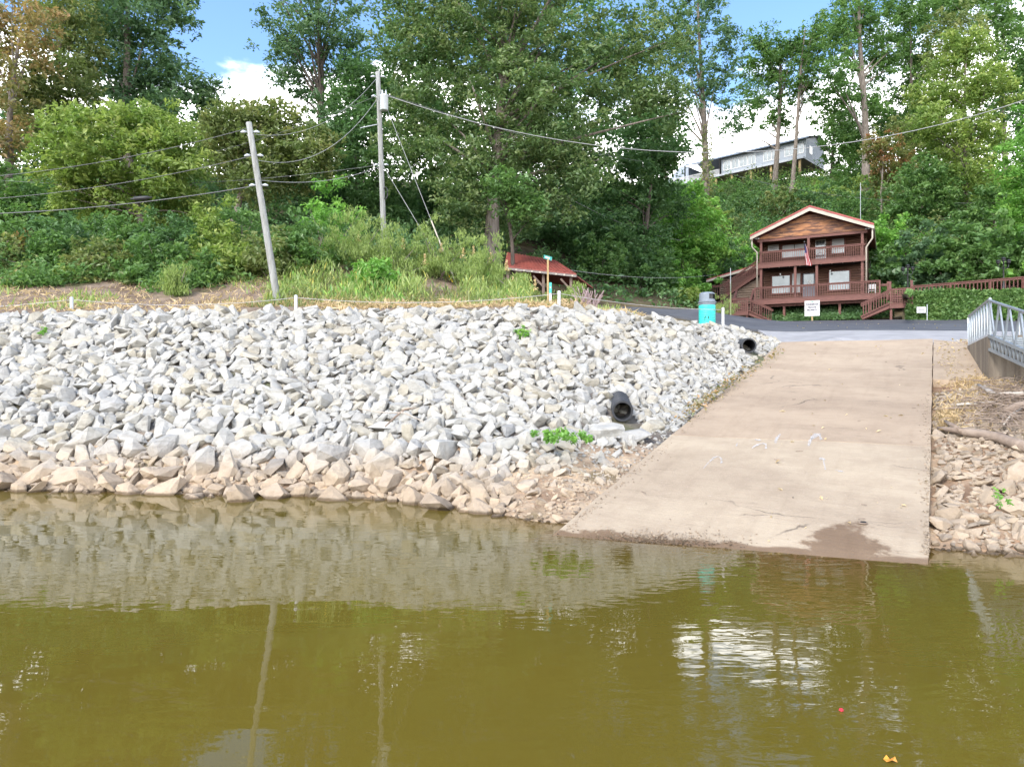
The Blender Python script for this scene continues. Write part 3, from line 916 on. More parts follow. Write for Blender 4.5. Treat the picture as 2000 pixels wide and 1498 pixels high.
def tree(label, px, d, crown, leaf, clumps, per, rc=0.75, size=0.24, r0=0.25, group=None, kink=0.25, name='tree', n_limbs=12, bark_=None, hollow=0.45, top=None, cat='tree', pyb=None, aspect=0.5, ivy=0):
    """crown: (px, py, rx, ry[, dd]) ellipsoids in photo pixels at depth d (+dd)."""
    base = on_ground(px, d)
    if pyb is not None: base = P(px, pyb, d)
    ells = []
    for e in crown:
        dd = e[4] if len(e) > 4 else random.uniform(-1, 1) * 0.03 * d
        c = P(e[0], e[1], d + dd); k = (d + dd) / F
        ells.append((c, Vector((e[2] * k, (e[2] + e[3]) * 0.42 * k, e[3] * k))))
    tp = Vector(top) if top else max((c for c, r in ells), key=lambda c: c.z)
    tp = Vector((base.x * 0.5 + tp.x * 0.5, base.y * 0.5 + tp.y * 0.5, tp.z))
    root = empty(name, label, cat, base, 0, group)
    cc, pts, tint = crown_points(ells, clumps, per * 0.775, rc, hollow)
    g = zg(pts[:, 0], pts[:, 1]); keep = pts[:, 2] > g + 0.05
    pts, tint = pts[keep], tint[keep]
    mb = MB(); limbs(mb, base, tp, cc, r0, n_limbs, kink)
    tr = mb.build('trunk', bark_ or M_BARK, root, True, False)
    tr.matrix_parent_inverse = Matrix.Translation(-base)
    V, Fc, T = leaf_cloud(pts, size * 1.08, tint, aspect=aspect)
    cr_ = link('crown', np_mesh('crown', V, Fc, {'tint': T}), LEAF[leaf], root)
    cr_.matrix_parent_inverse = Matrix.Translation(-base)
    if ivy:
        n = ivy; t = rng.random(n); z = base.z + t * (P(px, 250, d).z - base.z) + 0.3
        an = rng.random(n) * 6.283; rr = r0 * 0.9 + rng.random(n) * 0.7 * (1.15 - t)
        V, Fc, T = leaf_cloud(np.stack([base.x + np.cos(an) * rr, base.y + np.sin(an) * rr, z], 1), 0.26, rng.random(n))
        iv = link('ivy', np_mesh('ivy', V, Fc, {'tint': T}), LEAF['olive'], root)
        iv.matrix_parent_inverse = Matrix.Translation(-base)
    return root


def shrub(label, px, d, w, h, leaf, n=2500, size=0.16, rc=0.45, name='shrub', cat='shrub', group=None, aspect=0.55, stems=8, pyb=None, up=0.5, rough_top=0.35):
    """A bush standing on the ground: w, h in metres."""
    base = on_ground(px, d) if pyb is None else P(px, pyb, d)
    root = empty(name, label, cat, base, 0, group)
    nc = max(12, int(n / 55))
    q = in_ball(nc, 0.42); q[:, 2] = np.abs(q[:, 2]) ** 0.9
    q *= 1 + rough_top * (rng.random((nc, 1)) - 0.5)
    cc = q * np.array([w / 2, w / 2, h * 0.86]) + np.array(base) + np.array([0, 0, h * 0.10])
    who = rng.integers(0, nc, n)
    off = in_ball(n, 0.6) * np.array([1, 1, 0.8]) * rc
    pts = cc[who] + off
    ct = rng.random(nc)
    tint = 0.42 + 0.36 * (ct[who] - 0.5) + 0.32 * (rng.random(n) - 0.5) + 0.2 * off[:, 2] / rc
    g = zg(pts[:, 0], pts[:, 1]); keep = pts[:, 2] > g + 0.02
    V, Fc, T = leaf_cloud(pts[keep], size, tint[keep], aspect=aspect, up=up, vert=0.7 if leaf == 'weed' else 0.0)
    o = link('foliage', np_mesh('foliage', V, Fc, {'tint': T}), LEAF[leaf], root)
    o.matrix_parent_inverse = Matrix.Translation(-base)
    if stems:
        mb = MB()
        for i in range(stems):
            t = Vector(cc[random.randrange(nc)]); b = base + Vector((random.uniform(-.2, .2), random.uniform(-.2, .2), -0.1))
            mb.tube([b, b.lerp(t, 0.5) + Vector((0, 0, 0.1)), t], [0.03, 0.02, 0.008], 5, False)
        s = mb.build('stems', M_TWIG, root, True, False)
        s.matrix_parent_inverse = Matrix.Translation(-base)
    return root


G_BACK = 'trees standing in the wood behind the shore'
G_HILL = 'trees on the hillside round the cabin'
# --- left of the poles
tree('rust and green tree at the far left edge of the photo', 12, 41, [(10, 70, 95, 110), (-30, 190, 95, 110), (60, 20, 70, 70), (-90, 60, 110, 150), (20, 260, 60, 60), (75, 110, 35, 60)], 'rust', 270, 60, 0.8, 0.22, 0.24, G_BACK)
tree('tall dark green tree left of the blue gap of sky', 255, 52, [(275, 65, 120, 105), (345, 170, 90, 55), (230, 150, 110, 85), (225, -60, 140, 80), (395, 185, 50, 36), (325, 10, 58, 60), (180, 60, 50, 80), (300, 225, 110, 40)], 'blue', 520, 75, 0.95, 0.26, 0.38, G_BACK)
tree('broad yellow-green maple with trunk showing over the bank, left of the leaning pole', 285, 35, [(225, 285, 150, 75), (340, 320, 75, 85), (120, 310, 70, 70), (170, 235, 85, 35), (240, 390, 165, 55), (385, 395, 40, 65), (300, 240, 80, 40)], 'yellow', 520, 62, 0.58, 0.19, 0.16, G_BACK, n_limbs=18)
tree('slim green-brown tree behind the yellow maple, upper left', 120, 47, [(110, 175, 85, 65), (150, 100, 50, 70), (60, 220, 60, 70), (120, 20, 65, 80)], 'olive', 300, 60, 0.8, 0.22, 0.2, G_BACK)
tree('olive tree with drooping branches behind the leaning pole', 455, 45, [(445, 290, 60, 80), (505, 310, 60, 100), (425, 240, 45, 45), (565, 300, 70, 85), (545, 235, 50, 45), (620, 300, 50, 60), (490, 235, 50, 40)], 'olive', 470, 62, 0.75, 0.22, 0.22, G_BACK)
tree('dense dark green understorey tree at the far left above the bank', 90, 40, [(90, 425, 110, 65), (10, 410, 80, 85), (190, 455, 80, 35)], 'mid', 290, 62, 0.7, 0.21, 0.16, G_BACK)
tree('tall airy tree with dark trunk between the two poles', 636, 54, [(630, 55, 110, 85), (600, 150, 80, 75), (685, 130, 65, 120), (545, 85, 55, 85), (640, 225, 55, 45), (590, -60, 140, 70), (690, -40, 80, 70)], 'blue', 430, 52, 0.75, 0.23, 0.42, G_BACK, n_limbs=22, bark_=M_BARKD, hollow=0.6)
tree('dark tree crowding the wood between the two poles', 560, 62, [(545, 400, 110, 90), (455, 420, 80, 60), (630, 350, 90, 90), (470, 300, 70, 70), (420, 245, 60, 45)], 'dark', 330, 60, 1.0, 0.29, 0.26, G_BACK, bark_=M_BARKD)
tree('dark green tree just left of the transformer pole', 700, 50, [(720, 310, 75, 120), (700, 190, 60, 90), (650, 390, 65, 80), (760, 410, 70, 80), (670, 270, 50, 60)], 'dark', 460, 60, 0.85, 0.25, 0.24, G_BACK, bark_=M_BARKD)
# --- the oak and its neighbours
tree('huge spreading oak with pale drooping branch tips behind the transformer pole', 960, 44,
     [(985, 50, 210, 110), (860, 175, 115, 100), (1050, 195, 155, 120), (930, 310, 120, 90), (1100, 330, 95, 105), (1235, 110, 115, 115), (795, 290, 75, 95), (820, 55, 95, 95), (1000, 415, 85, 55), (1290, 200, 60, 60), (900, 400, 60, 60), (1000, -70, 260, 80)],
     'oak', 1500, 62, 0.78, 0.21, 0.46, G_BACK, n_limbs=46, kink=0.5)
tree('thin dark trunked tree in front of the red roofed shelter', 1001, 39.5, [(1020, 400, 50, 40), (985, 360, 50, 40)], 'mid', 70, 55, 0.6, 0.2, 0.13, G_BACK, bark_=M_BARKD, n_limbs=7)
tree('dark tree behind the oak, left of its trunk', 860, 57, [(860, 430, 130, 85), (770, 470, 90, 50), (880, 320, 120, 100), (790, 200, 90, 120)], 'dark', 420, 60, 1.0, 0.29, 0.27, G_BACK, bark_=M_BARKD)
tree('dark tree behind the oak, above the red roofed shelter', 1090, 58, [(1080, 430, 120, 85), (1130, 330, 120, 110), (1030, 260, 120, 120), (1150, 480, 80, 50)], 'dark', 430, 60, 1.0, 0.29, 0.27, G_BACK, bark_=M_BARKD)
tree('tall tree filling the wood behind the crown of the oak', 1010, 74, [(1000, 150, 210, 170), (860, 100, 130, 150), (1160, 130, 150, 140), (1000, 330, 200, 100)], 'dark', 560, 62, 1.5, 0.40, 0.3, G_BACK, bark_=M_BARKD)
tree('dark green tree with bare lower trunk right of the oak', 1256, 55, [(1225, 375, 95, 95), (1180, 460, 75, 65), (1285, 290, 75, 70), (1300, 400, 50, 60), (1240, 470, 70, 40)], 'dark', 420, 60, 0.85, 0.25, 0.24, G_BACK, bark_=M_BARKD)
tree('bright green young tree left of the cabin roof', 1335, 62, [(1345, 440, 75, 65), (1300, 480, 70, 60), (1370, 500, 60, 50), (1330, 385, 45, 30)], 'bright', 330, 60, 0.75, 0.26, 0.15, G_HILL)
tree('mid green tree behind the trash can and roadside', 1215, 54, [(1210, 540, 60, 35), (1180, 510, 60, 40), (1270, 520, 60, 40)], 'mid', 190, 60, 0.65, 0.22, 0.14, G_HILL)
# --- on the hill round the cabin
tree('tree with ivy wrapped trunk in front of the grey house', 1381, 92, [(1385, 165, 85, 65), (1335, 85, 85, 80), (1430, 235, 38, 50), (1315, 225, 42, 60), (1350, 0, 85, 60), (1420, 90, 40, 60)], 'blue', 460, 40, 0.85, 0.32, 0.5, G_HILL, ivy=1500, hollow=0.55)
tree('slender tree with straight grey trunk before the grey house windows', 1512, 102, [(1505, 140, 60, 60), (1480, 205, 46, 60), (1545, 90, 46, 40), (1525, 235, 36, 36), (1490, 90, 40, 40)], 'mid', 360, 40, 1.0, 0.34, 0.42, G_HILL, hollow=0.6)
tree('tree with forked pale trunk before the right end of the grey house', 1545, 99, [(1585, 115, 46, 55), (1570, 175, 42, 34), (1600, 60, 36, 36)], 'mid', 210, 40, 0.9, 0.32, 0.33, G_HILL, hollow=0.6)
tree('tall tree with crooked pale trunk right of the grey house', 1690, 90, [(1680, 55, 75, 75), (1640, 150, 40, 50), (1725, 125, 50, 65), (1680, -50, 90, 60), (1705, 205, 45, 38), (1640, 60, 40, 60)], 'mid', 560, 52, 0.95, 0.30, 0.55, G_HILL, kink=0.9, hollow=0.55)
tree('airy tall tree between the crooked trunk and the bright crown', 1782, 96, [(1790, 120, 55, 85), (1770, 30, 60, 60), (1812, 220, 46, 50), (1770, 260, 40, 50)], 'mid', 420, 48, 1.0, 0.32, 0.35, G_HILL, hollow=0.6)
tree('green tree tucked behind the right end of the grey house', 1625, 108, [(1630, 215, 50, 70), (1650, 300, 55, 55), (1600, 352, 40, 22), (1660, 380, 50, 30)], 'mid', 300, 50, 1.1, 0.36, 0.3, G_HILL)
tree('tall bright yellow-green tree at the upper right', 1888, 72, [(1880, 110, 70, 55), (1855, 185, 85, 45), (1925, 180, 55, 55), (1880, 270, 90, 50), (1905, 350, 80, 50), (1830, 240, 50, 40)], 'yellow', 560, 58, 0.85, 0.28, 0.27, G_HILL, n_limbs=18)
tree('small tree with reddening leaves right of the crooked trunk', 1722, 80, [(1722, 285, 42, 40), (1735, 355, 44, 48), (1745, 320, 50, 30)], 'red', 200, 55, 0.65, 0.24, 0.12, G_HILL)
tree('bright green tree at the right edge of the photo', 2000, 58, [(2010, 330, 55, 100), (1985, 440, 45, 55), (2070, 250, 80, 120), (2050, 400, 70, 80)], 'bright', 380, 60, 0.75, 0.26, 0.2, G_HILL)
tree('tall thin-leaved tree in the top right corner', 1965, 100, [(1960, 40, 75, 65), (1860, 15, 70, 45), (2000, 120, 60, 80), (1920, -40, 90, 60)], 'mid', 520, 50, 1.1, 0.34, 0.38, G_HILL, hollow=0.55)
tree('dark tree low on the hill right of the cabin', 1800, 72, [(1800, 370, 70, 70), (1770, 430, 60, 40), (1850, 420, 70, 50)], 'mid', 330, 58, 0.85, 0.28, 0.22, G_HILL)
tree('shaded tree on the hill at the right, under the bright crown', 1945, 66, [(1940, 420, 60, 60), (1900, 450, 60, 40), (1970, 500, 60, 40)], 'mid', 300, 58, 0.8, 0.28, 0.2, G_HILL)
tree('tall tree closing the wood behind the yellow maple', 190, 70, [(180, 330, 160, 130), (60, 300, 130, 130), (330, 300, 110, 90)], 'dark', 400, 60, 1.4, 0.38, 0.3, G_BACK, bark_=M_BARKD)
tree('tree closing the wood to the right of the oak crown', 1320, 78, [(1275, 300, 45, 90), (1240, 230, 60, 90), (1290, 400, 50, 50)], 'dark', 230, 58, 1.2, 0.36, 0.3, G_BACK, bark_=M_BARKD)

tree('full green tree behind the reddening tree on the right hillside', 1700, 98, [(1690, 290, 60, 60), (1650, 260, 45, 50), (1750, 230, 60, 60), (1670, 360, 60, 40)], 'mid', 360, 50, 1.1, 0.34, 0.3, G_HILL)
tree('olive tree between the airy tall tree and the bright crown', 1830, 90, [(1830, 330, 70, 60), (1800, 260, 60, 60), (1860, 90, 60, 80), (1900, 400, 60, 50)], 'olive', 380, 50, 1.0, 0.32, 0.3, G_HILL)
tree('dark backing tree high on the right hillside', 1930, 104, [(1930, 260, 100, 120), (2010, 200, 90, 120), (1840, 320, 80, 70)], 'dark', 420, 52, 1.3, 0.38, 0.3, G_HILL, bark_=M_BARKD)
tree('yellowing young tree right of the grey house on the slope', 1640, 92, [(1650, 400, 50, 35), (1610, 390, 40, 25), (1690, 385, 40, 40)], 'yellow', 180, 50, 0.9, 0.30, 0.2, G_HILL)
# --- shrubs along the earth bank and the road
rows = [
    ('rounded dark green shrub at the left edge of the earth bank', 20, 32.0, 3.4, 2.2, 'mid', 3600),
    ('reddish-tipped shrub low on the bank below the rust tree', 55, 31.0, 1.6, 1.5, 'red', 1300),
    ('large leafy shrub under the left of the yellow maple', 150, 32.0, 3.6, 2.2, 'dark', 3800),
    ('green shrub at the foot of the yellow maple trunk', 255, 31.5, 3.4, 1.9, 'mid', 3600),
    ('dark shrub right of the yellow maple trunk', 345, 31.5, 3.4, 2.2, 'dark', 3600),
    ('yellowing shrub left of the leaning pole', 425, 31.0, 2.8, 2.6, 'yellow', 3200),
    ('tall green shrub just left of the leaning pole', 470, 32.5, 2.6, 2.6, 'mid', 2800),
    ('small bright yellow bush on the bare earth bank', 130, 28.2, 0.9, 0.55, 'yellow', 500),
    ('feathery light green weed tuft above the rope', 340, 26.3, 0.95, 1.15, 'weed', 1500),
    ('small dark bush on the earth bank near the feathery tuft', 270, 28.5, 1.4, 0.9, 'mid', 900),
    ('spindly bush on the earth bank left of the leaning pole', 400, 28.2, 1.3, 1.3, 'mid', 1000),
    ('low green bush spreading down the earth bank at the far left', -10, 29.5, 3.2, 1.5, 'olive', 2600),
    ('broad low bush spilling over the earth bank left of the yellow bush', 90, 30.0, 3.0, 1.4, 'mid', 2600),
    ('tangled low bush on the earth bank under the maple', 200, 29.8, 3.0, 1.4, 'olive', 2600),
    ('leafy low bush on the earth bank right of the maple trunk', 310, 29.8, 2.8, 1.5, 'mid', 2600),
    ('golden-tipped low bush on the earth bank near the leaning pole', 450, 29.3, 2.6, 1.7, 'yellow', 2600),
    ('ragged green bush behind the foot of the leaning pole', 530, 29.0, 2.2, 1.9, 'olive', 2400),
    ('dense green bush right of the leaning pole', 600, 29.5, 3.0, 2.4, 'mid', 3800),
    ('yellow-green sapling with bare twigs left of the transformer pole', 645, 32.0, 2.8, 4.0, 'bright', 2000),
    ('grey-green weedy bush left of the transformer pole foot', 690, 30.0, 3.2, 2.5, 'weed', 6500),
    ('grey-green weedy bush in front of the transformer pole', 775, 29.5, 2.8, 1.9, 'weed', 4200),
    ('vivid green bush low in the weeds below the transformer pole', 735, 27.4, 1.6, 1.0, 'bright', 1600),
    ('tall goldenrod clump at the guy wire anchor', 860, 29.8, 2.4, 2.1, 'weed', 3600),
    ('tall goldenrod clump right of the guy wires', 940, 29.5, 2.8, 2.0, 'weed', 4200),
    ('goldenrod clump in front of the red roofed shelter', 1010, 28.5, 1.5, 0.95, 'weed', 1800),
    ('low weed clump behind the rope post by the shelter', 1115, 28.5, 1.7, 0.85, 'weed', 1500),
    ('leafy bush beside the road right of the shelter', 1180, 51.0, 5.0, 3.4, 'mid', 3600),
    ('dark bush at the roadside left of the cabin', 1250, 52.5, 5.0, 3.6, 'dark', 3600),
    ('bright green bush behind the trash can', 1330, 55.0, 5.0, 3.4, 'bright', 3600),
    ('rounded yellow-green bush left of the cabin landing', 1352, 50.0, 2.6, 1.5, 'yellow', 1600),
    ('spiky green lily clump beside the turquoise trash can', 1411, 47.0, 2.0, 1.3, 'weed', 1300),
    ('large-leaved bush right of the cabin wall', 1735, 57.0, 4.6, 5.2, 'mid', 4200),
    ('large-leaved bush above the candelabra lamp', 1800, 56.0, 5.0, 5.6, 'blue', 4600),
    ('large-leaved bush over the wooden fence', 1880, 54.0, 5.2, 5.4, 'mid', 4800),
    ('large-leaved bush at the right end of the fence', 1965, 52.0, 5.0, 5.2, 'mid', 4600),
    ('olive bush on the slope straight above the cabin roof ridge', 1560, 72.0, 5.0, 4.2, 'olive', 4200),
    ('bright bush on the slope above the left eave of the cabin', 1470, 70.0, 5.0, 4.4, 'bright', 4200),
    ('dark bush on the slope left of the cabin wing', 1420, 66.0, 5.0, 4.0, 'dark', 4200),
    ('yellowing bush under the ivy wrapped trunk', 1385, 84.0, 5.5, 4.5, 'yellow', 4200),
    ('green bush below the deck of the grey house', 1450, 92.0, 6.5, 5.0, 'mid', 4200),
    ('golden bush below the windows of the grey house', 1520, 88.0, 6.0, 4.6, 'olive', 4200),
    ('dark bush right of the slender grey trunk', 1590, 86.0, 6.0, 4.6, 'dark', 4200),
    ('pale green leafy bush above the right eave of the cabin', 1715, 66.0, 4.6, 4.6, 'bright', 3600),
    ('green bush high on the slope below the crooked trunk', 1660, 78.0, 6.0, 4.6, 'mid', 4200),
    ('overgrown bush spilling past the right edge behind the fence', 2050, 50.0, 5.0, 5.5, 'bright', 3600),
]
for lb, px, d, w, h, lf, n in rows:
    big = px > 1700
    weed = lf == 'weed'
    shrub(lb, px, d, w, h, lf, int(n * (1.25 if not big else 1.1)), 0.30 if big else (0.13 if weed else (0.17 if d < 40 else 0.24)), rc=0.55 if big else (0.28 if weed else 0.38), name='bush' if not weed else 'weed_clump', cat='bush' if not weed else 'weeds',
          aspect=0.75 if big else (0.22 if weed else 0.55), up=0.5 if not weed else -0.2, rough_top=0.9 if weed else 0.7)
# --- vine sprouts on the stones
shrub('bright green trailing vine on the stones below the culvert pipe', 1102, 13.4, 1.15, 0.34, 'bright', 1300, 0.06, 0.10, 'vine', 'vine', stems=0, pyb=868)
shrub('small bright green sprout high on the stones', 1021, 19.2, 0.42, 0.34, 'bright', 160, 0.10, 0.08, 'sprout', 'plant', stems=0, pyb=662)
shrub('tiny green sprout on the stones at the left edge of the photo', 86, 19.8, 0.26, 0.22, 'bright', 70, 0.08, 0.06, 'sprout', 'plant', stems=0, pyb=654)
shrub('green seedling among the rocks right of the ramp', 1954, 9.9, 0.22, 0.30, 'bright', 70, 0.05, 0.05, 'sprout', 'plant', stems=0, pyb=990)


# --- ground cover nobody could count
def cover(name, label, pts, leaf, size, tint=None, aspect=0.5, up=0.5, vert=0.0):
    V, Fc, T = leaf_cloud(pts, size, rng.random(len(pts)) if tint is None else tint, up=up, aspect=aspect, vert=vert)
    return prop(link(name, np_mesh(name, V, Fc, {'tint': T}), LEAF[leaf]), label, kind='stuff')


def hill_cover(name, label, x0, x1, y0, y1, n_cl, per, hgt, rad, leaf, size, ok=None):
    x = rng.uniform(x0, x1, n_cl); y = rng.uniform(y0, y1, n_cl)
    if ok is not None: k = ok(x, y); x, y = x[k], y[k]
    z = zg(x, y); h = hgt * (0.25 + rng.random(len(x)) ** 1.5)
    ct = rng.random(len(x))
    who = np.repeat(np.arange(len(x)), per)
    off = in_ball(len(who), 0.5)
    off[:, 2] = np.abs(off[:, 2])
    pts = np.stack([x[who] + off[:, 0] * rad, y[who] + off[:, 1] * rad, z[who] + off[:, 2] * h[who]], 1)
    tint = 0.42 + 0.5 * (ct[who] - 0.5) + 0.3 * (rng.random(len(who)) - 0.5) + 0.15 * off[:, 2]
    return cover(name, label, pts, leaf, size, tint)


def not_built(x, y):
    dx, dy = x - 22, y - 52
    a = dx * 0.883 - dy * 0.469; b = dx * 0.469 + dy * 0.883
    cab = (a > -9.6) & (a < 9) & (b > -3.5) & (b < 12)
    road = (y < 52) & (x > 5) & (y < 44 + 0.1 * x)
    gx_, gy_ = x - 40, y - 122
    a2 = gx_ * 0.724 - gy_ * 0.69; b2 = gx_ * 0.69 + gy_ * 0.724
    gh = (np.abs(a2) < 15) & (b2 > -3) & (b2 < 12)
    return ~(cab | road | gh)


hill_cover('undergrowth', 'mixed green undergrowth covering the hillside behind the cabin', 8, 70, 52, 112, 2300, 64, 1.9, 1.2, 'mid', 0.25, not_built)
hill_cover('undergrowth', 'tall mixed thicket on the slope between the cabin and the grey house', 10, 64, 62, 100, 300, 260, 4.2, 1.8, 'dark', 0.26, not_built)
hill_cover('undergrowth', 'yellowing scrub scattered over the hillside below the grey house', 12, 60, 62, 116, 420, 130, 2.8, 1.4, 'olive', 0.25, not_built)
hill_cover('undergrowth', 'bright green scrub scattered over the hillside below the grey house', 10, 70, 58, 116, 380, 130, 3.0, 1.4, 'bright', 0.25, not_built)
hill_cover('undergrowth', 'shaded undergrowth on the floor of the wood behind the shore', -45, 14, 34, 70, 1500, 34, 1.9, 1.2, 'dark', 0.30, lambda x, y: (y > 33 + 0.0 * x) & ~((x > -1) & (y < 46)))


def bank_strip(n, y0, y1, x0, x1, h, leaf, size, name, label, aspect=0.14, dens=None):
    x = rng.uniform(x0, x1, n); y = rng.uniform(y0, y1, n)
    f = np.sin(x * 1.3 + 2) + np.sin(x * 0.47 + y * 0.9) + np.sin(y * 1.7 + x * 0.3) * 0.7
    k = f > (dens if dens is not None else 0.2)
    x, y = x[k], y[k]
    z = zg(x, y)
    pts = np.stack([x, y, z + rng.random(len(x)) * h * (0.55 + 0.45 * np.sin(x * 2.3 + y) * np.sin(x * 0.9 - y * 1.4))], 1)
    return cover(name, label, pts, leaf, size, aspect=aspect, up=-0.3, vert=0.0 if leaf == 'straw' else 0.8)


hill_cover('bank_scrub', 'ragged scrub spilling over the top of the earth bank at the left', -25, -9.5, 26.8, 33.5, 330, 80, 1.1, 0.7, 'mid', 0.17, lambda x, y: y > 27.6 + 1.1 * np.sin(x * 1.1))
hill_cover('bank_scrub', 'yellowing scrub among the bushes on the earth bank at the left', -25, -8, 28.0, 33.0, 120, 80, 1.0, 0.6, 'olive', 0.16)
bank_strip(9000, 22.0, 30.5, -24, 4.5, 0.14, 'straw', 0.22, 'dry_grass', 'dry straw-coloured grass and litter on the earth bank behind the stones', dens=-1.2)
bank_strip(12000, 22.6, 31.5, -24, 4.0, 0.32, 'weed', 0.26, 'grass', 'patchy green grass on the earth bank behind the stones', dens=0.75)
bank_strip(12000, 25.0, 31.0, -9.0, 0.8, 1.15, 'weed', 0.24, 'weeds', 'tall feathery weeds growing behind the crest of the stones', dens=-0.9)
bank_strip(9000, 23.6, 30.5, -9.0, 1.2, 0.55, 'olive', 0.22, 'weeds', 'low olive weeds mixed through the mound behind the stones', dens=-1.6)
bank_strip(5000, 24.5, 31.0, -9.0, 0.6, 0.85, 'bright', 0.20, 'weeds', 'fresh green weeds in patches on the mound behind the stones', dens=0.5, aspect=0.3)
bank_strip(6000, 22.2, 25.5, -9.5, 2.5, 0.30, 'straw', 0.22, 'dry_grass', 'dry grass along the rope behind the crest of the stones', dens=-0.8)
# goldenrod plumes standing above the weeds
def plumes(label, spots):
    pts = []
    for px, py, d in spots:
        t = P(px, py, d)
        k = 90; h = rng.random(k)
        pts.append(np.stack([t.x + rng.normal(0, 0.05, k) * (1.2 - h), t.y + rng.normal(0, 0.05, k), t.z - 0.35 + 0.42 * h], 1))
    return cover('goldenrod', label, np.concatenate(pts), 'straw', 0.07, tint=0.75 + 0.25 * rng.random(90 * len(spots)))
plumes('yellow goldenrod plumes standing above the weeds', [(787, 470, 29.5), (862, 478, 29.8), (905, 488, 29.5), (925, 484, 29.6), (958, 497, 29.5), (990, 512, 29), (1045, 550, 28), (1002, 545, 28.4), (830, 500, 29), (700, 455, 30)])

# ------------------------------------------------------------------ materials for built things
M_STAIN = mat('red_brown_stain', (0.150, 0.062, 0.050), (0.105, 0.045, 0.037), 4, 0.7, 0.3, 40, (1, 1, 6))
M_LOG = mat('brown_log_siding', (0.135, 0.068, 0.045), (0.080, 0.042, 0.030), 2.0, 0.75, 0.4, 30, (0.6, 4, 6))
M_LOGG = mat('weathered_log_siding', (0.20, 0.150, 0.115), (0.12, 0.085, 0.065), 2.0, 0.85, 0.4, 30, (0.6, 4, 6))
M_CREAM = mat('cream_trim_paint', (0.42, 0.375, 0.315), (0.36, 0.32, 0.265), 2, 0.6)
M_REDMET = mat('red_metal_roof', (0.30, 0.055, 0.05), (0.24, 0.045, 0.04), 1.5, 0.45)
M_REDROOF = mat('weathered_red_roof', (0.24, 0.060, 0.045), (0.17, 0.045, 0.035), 2.5, 0.6)
M_GLASS = mat('window_glass', (0.17, 0.195, 0.21), (0.10, 0.12, 0.13), 0.9, 0.08, metal=0.3, spec=0.8)
M_BLIND = mat('white_blind', (0.40, 0.415, 0.42), (0.34, 0.355, 0.36), 1.0, 0.5)
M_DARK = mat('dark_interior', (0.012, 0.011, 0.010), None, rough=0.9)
M_DOOR = mat('grey_door_paint', (0.13, 0.135, 0.16), (0.11, 0.115, 0.14), 2, 0.5)
M_WHITE = mat('white_paint', (0.52, 0.52, 0.52), (0.46, 0.46, 0.46), 3, 0.55)
M_BLACK = mat('black_paint', (0.02, 0.02, 0.022), None, rough=0.5)
M_INK = mat('dark_lettering', (0.02, 0.015, 0.05), None, rough=0.6)
M_TEALINK = mat('green_lettering', (0.05, 0.20, 0.16), None, rough=0.6)
M_ALU = mat('aluminium', (0.29, 0.32, 0.345), (0.24, 0.265, 0.29), 3, 0.42, metal=0.55)
M_GALV = mat('galvanised_steel', (0.50, 0.53, 0.57), (0.42, 0.45, 0.49), 4, 0.5, metal=0.3)
M_POLE = mat('weathered_pole_wood', (0.30, 0.305, 0.295), (0.19, 0.19, 0.18), 2.5, 0.9, 0.7, 14, (5, 5, 0.5))
M_CABLE = mat('cable_sheath', (0.13, 0.13, 0.135), None, rough=0.6)
M_CABLEP = mat('bare_aluminium_cable', (0.27, 0.27, 0.27), None, rough=0.5)
M_ROPE = mat('white_rope', (0.40, 0.385, 0.375), (0.32, 0.30, 0.29), 8, 0.9)
M_TEAL = mat('turquoise_plastic', (0.045, 0.56, 0.50), (0.04, 0.50, 0.45), 2, 0.5)
M_LID = mat('grey_plastic_lid', (0.17, 0.20, 0.24), (0.14, 0.165, 0.20), 2, 0.5)
M_PIPE = mat('black_corrugated_plastic', (0.020, 0.022, 0.026), (0.032, 0.034, 0.04), 3, 0.45)
M_GREYW = mat('weathered_grey_boards', (0.25, 0.22, 0.205), (0.17, 0.15, 0.14), 2, 0.9, 0.4, 30, (1, 1, 8))
M_ABUT = mat('stained_abutment_concrete', (0.26, 0.215, 0.165), (0.10, 0.082, 0.065), 1.1, 0.9, 0.5, 25, (3.5, 3.5, 0.35))
M_GREYSIDE = mat('grey_lap_siding', (0.30, 0.33, 0.37), (0.27, 0.30, 0.34), 1, 0.7)
M_GREYROOF = mat('pale_metal_roof', (0.38, 0.40, 0.42), (0.34, 0.36, 0.38), 1, 0.45)
M_YELLOW = mat('yellow_guy_guard', (0.72, 0.48, 0.02), None, rough=0.5)
M_DRIFT = mat('driftwood', (0.30, 0.235, 0.185), (0.17, 0.125, 0.095), 2.5, 0.9, 0.8, 14, (1, 1, 1))
M_DRIFTP = mat('bleached_driftwood', (0.46, 0.41, 0.36), (0.30, 0.26, 0.22), 2.5, 0.9, 0.7, 14)
M_SIGNTEAL = mat('teal_sign_face', (0.05, 0.38, 0.34), (0.04, 0.33, 0.30), 2, 0.4)
M_SIGNMET = mat('sign_back_metal', (0.34, 0.37, 0.38), (0.28, 0.31, 0.32), 2, 0.5, metal=0.3)
M_POSTG = mat('green_steel_post', (0.19, 0.22, 0.10), (0.15, 0.17, 0.08), 3, 0.6)
M_WOODP = mat('tan_wood_post', (0.38, 0.28, 0.13), (0.28, 0.2, 0.1), 3, 0.8)
m, nt, out = new_mat('peeling_gable_boards')
tco = nd(nt, 'TexCoord').outputs['Object']
f = mrange(nt, noise(nt, mapped(nt, tco, (0.55, 1, 3.5)), 1.6, 6, 0.65), 0.42, 0.6)
rnd = nd(nt, 'ObjectInfo').outputs['Random']
f = math_(nt, 'MULTIPLY', f, mrange(nt, rnd, 0.0, 0.6, 0.55, 1.0))
col = mix(nt, f, (0.095, 0.046, 0.034), (0.34, 0.155, 0.07))
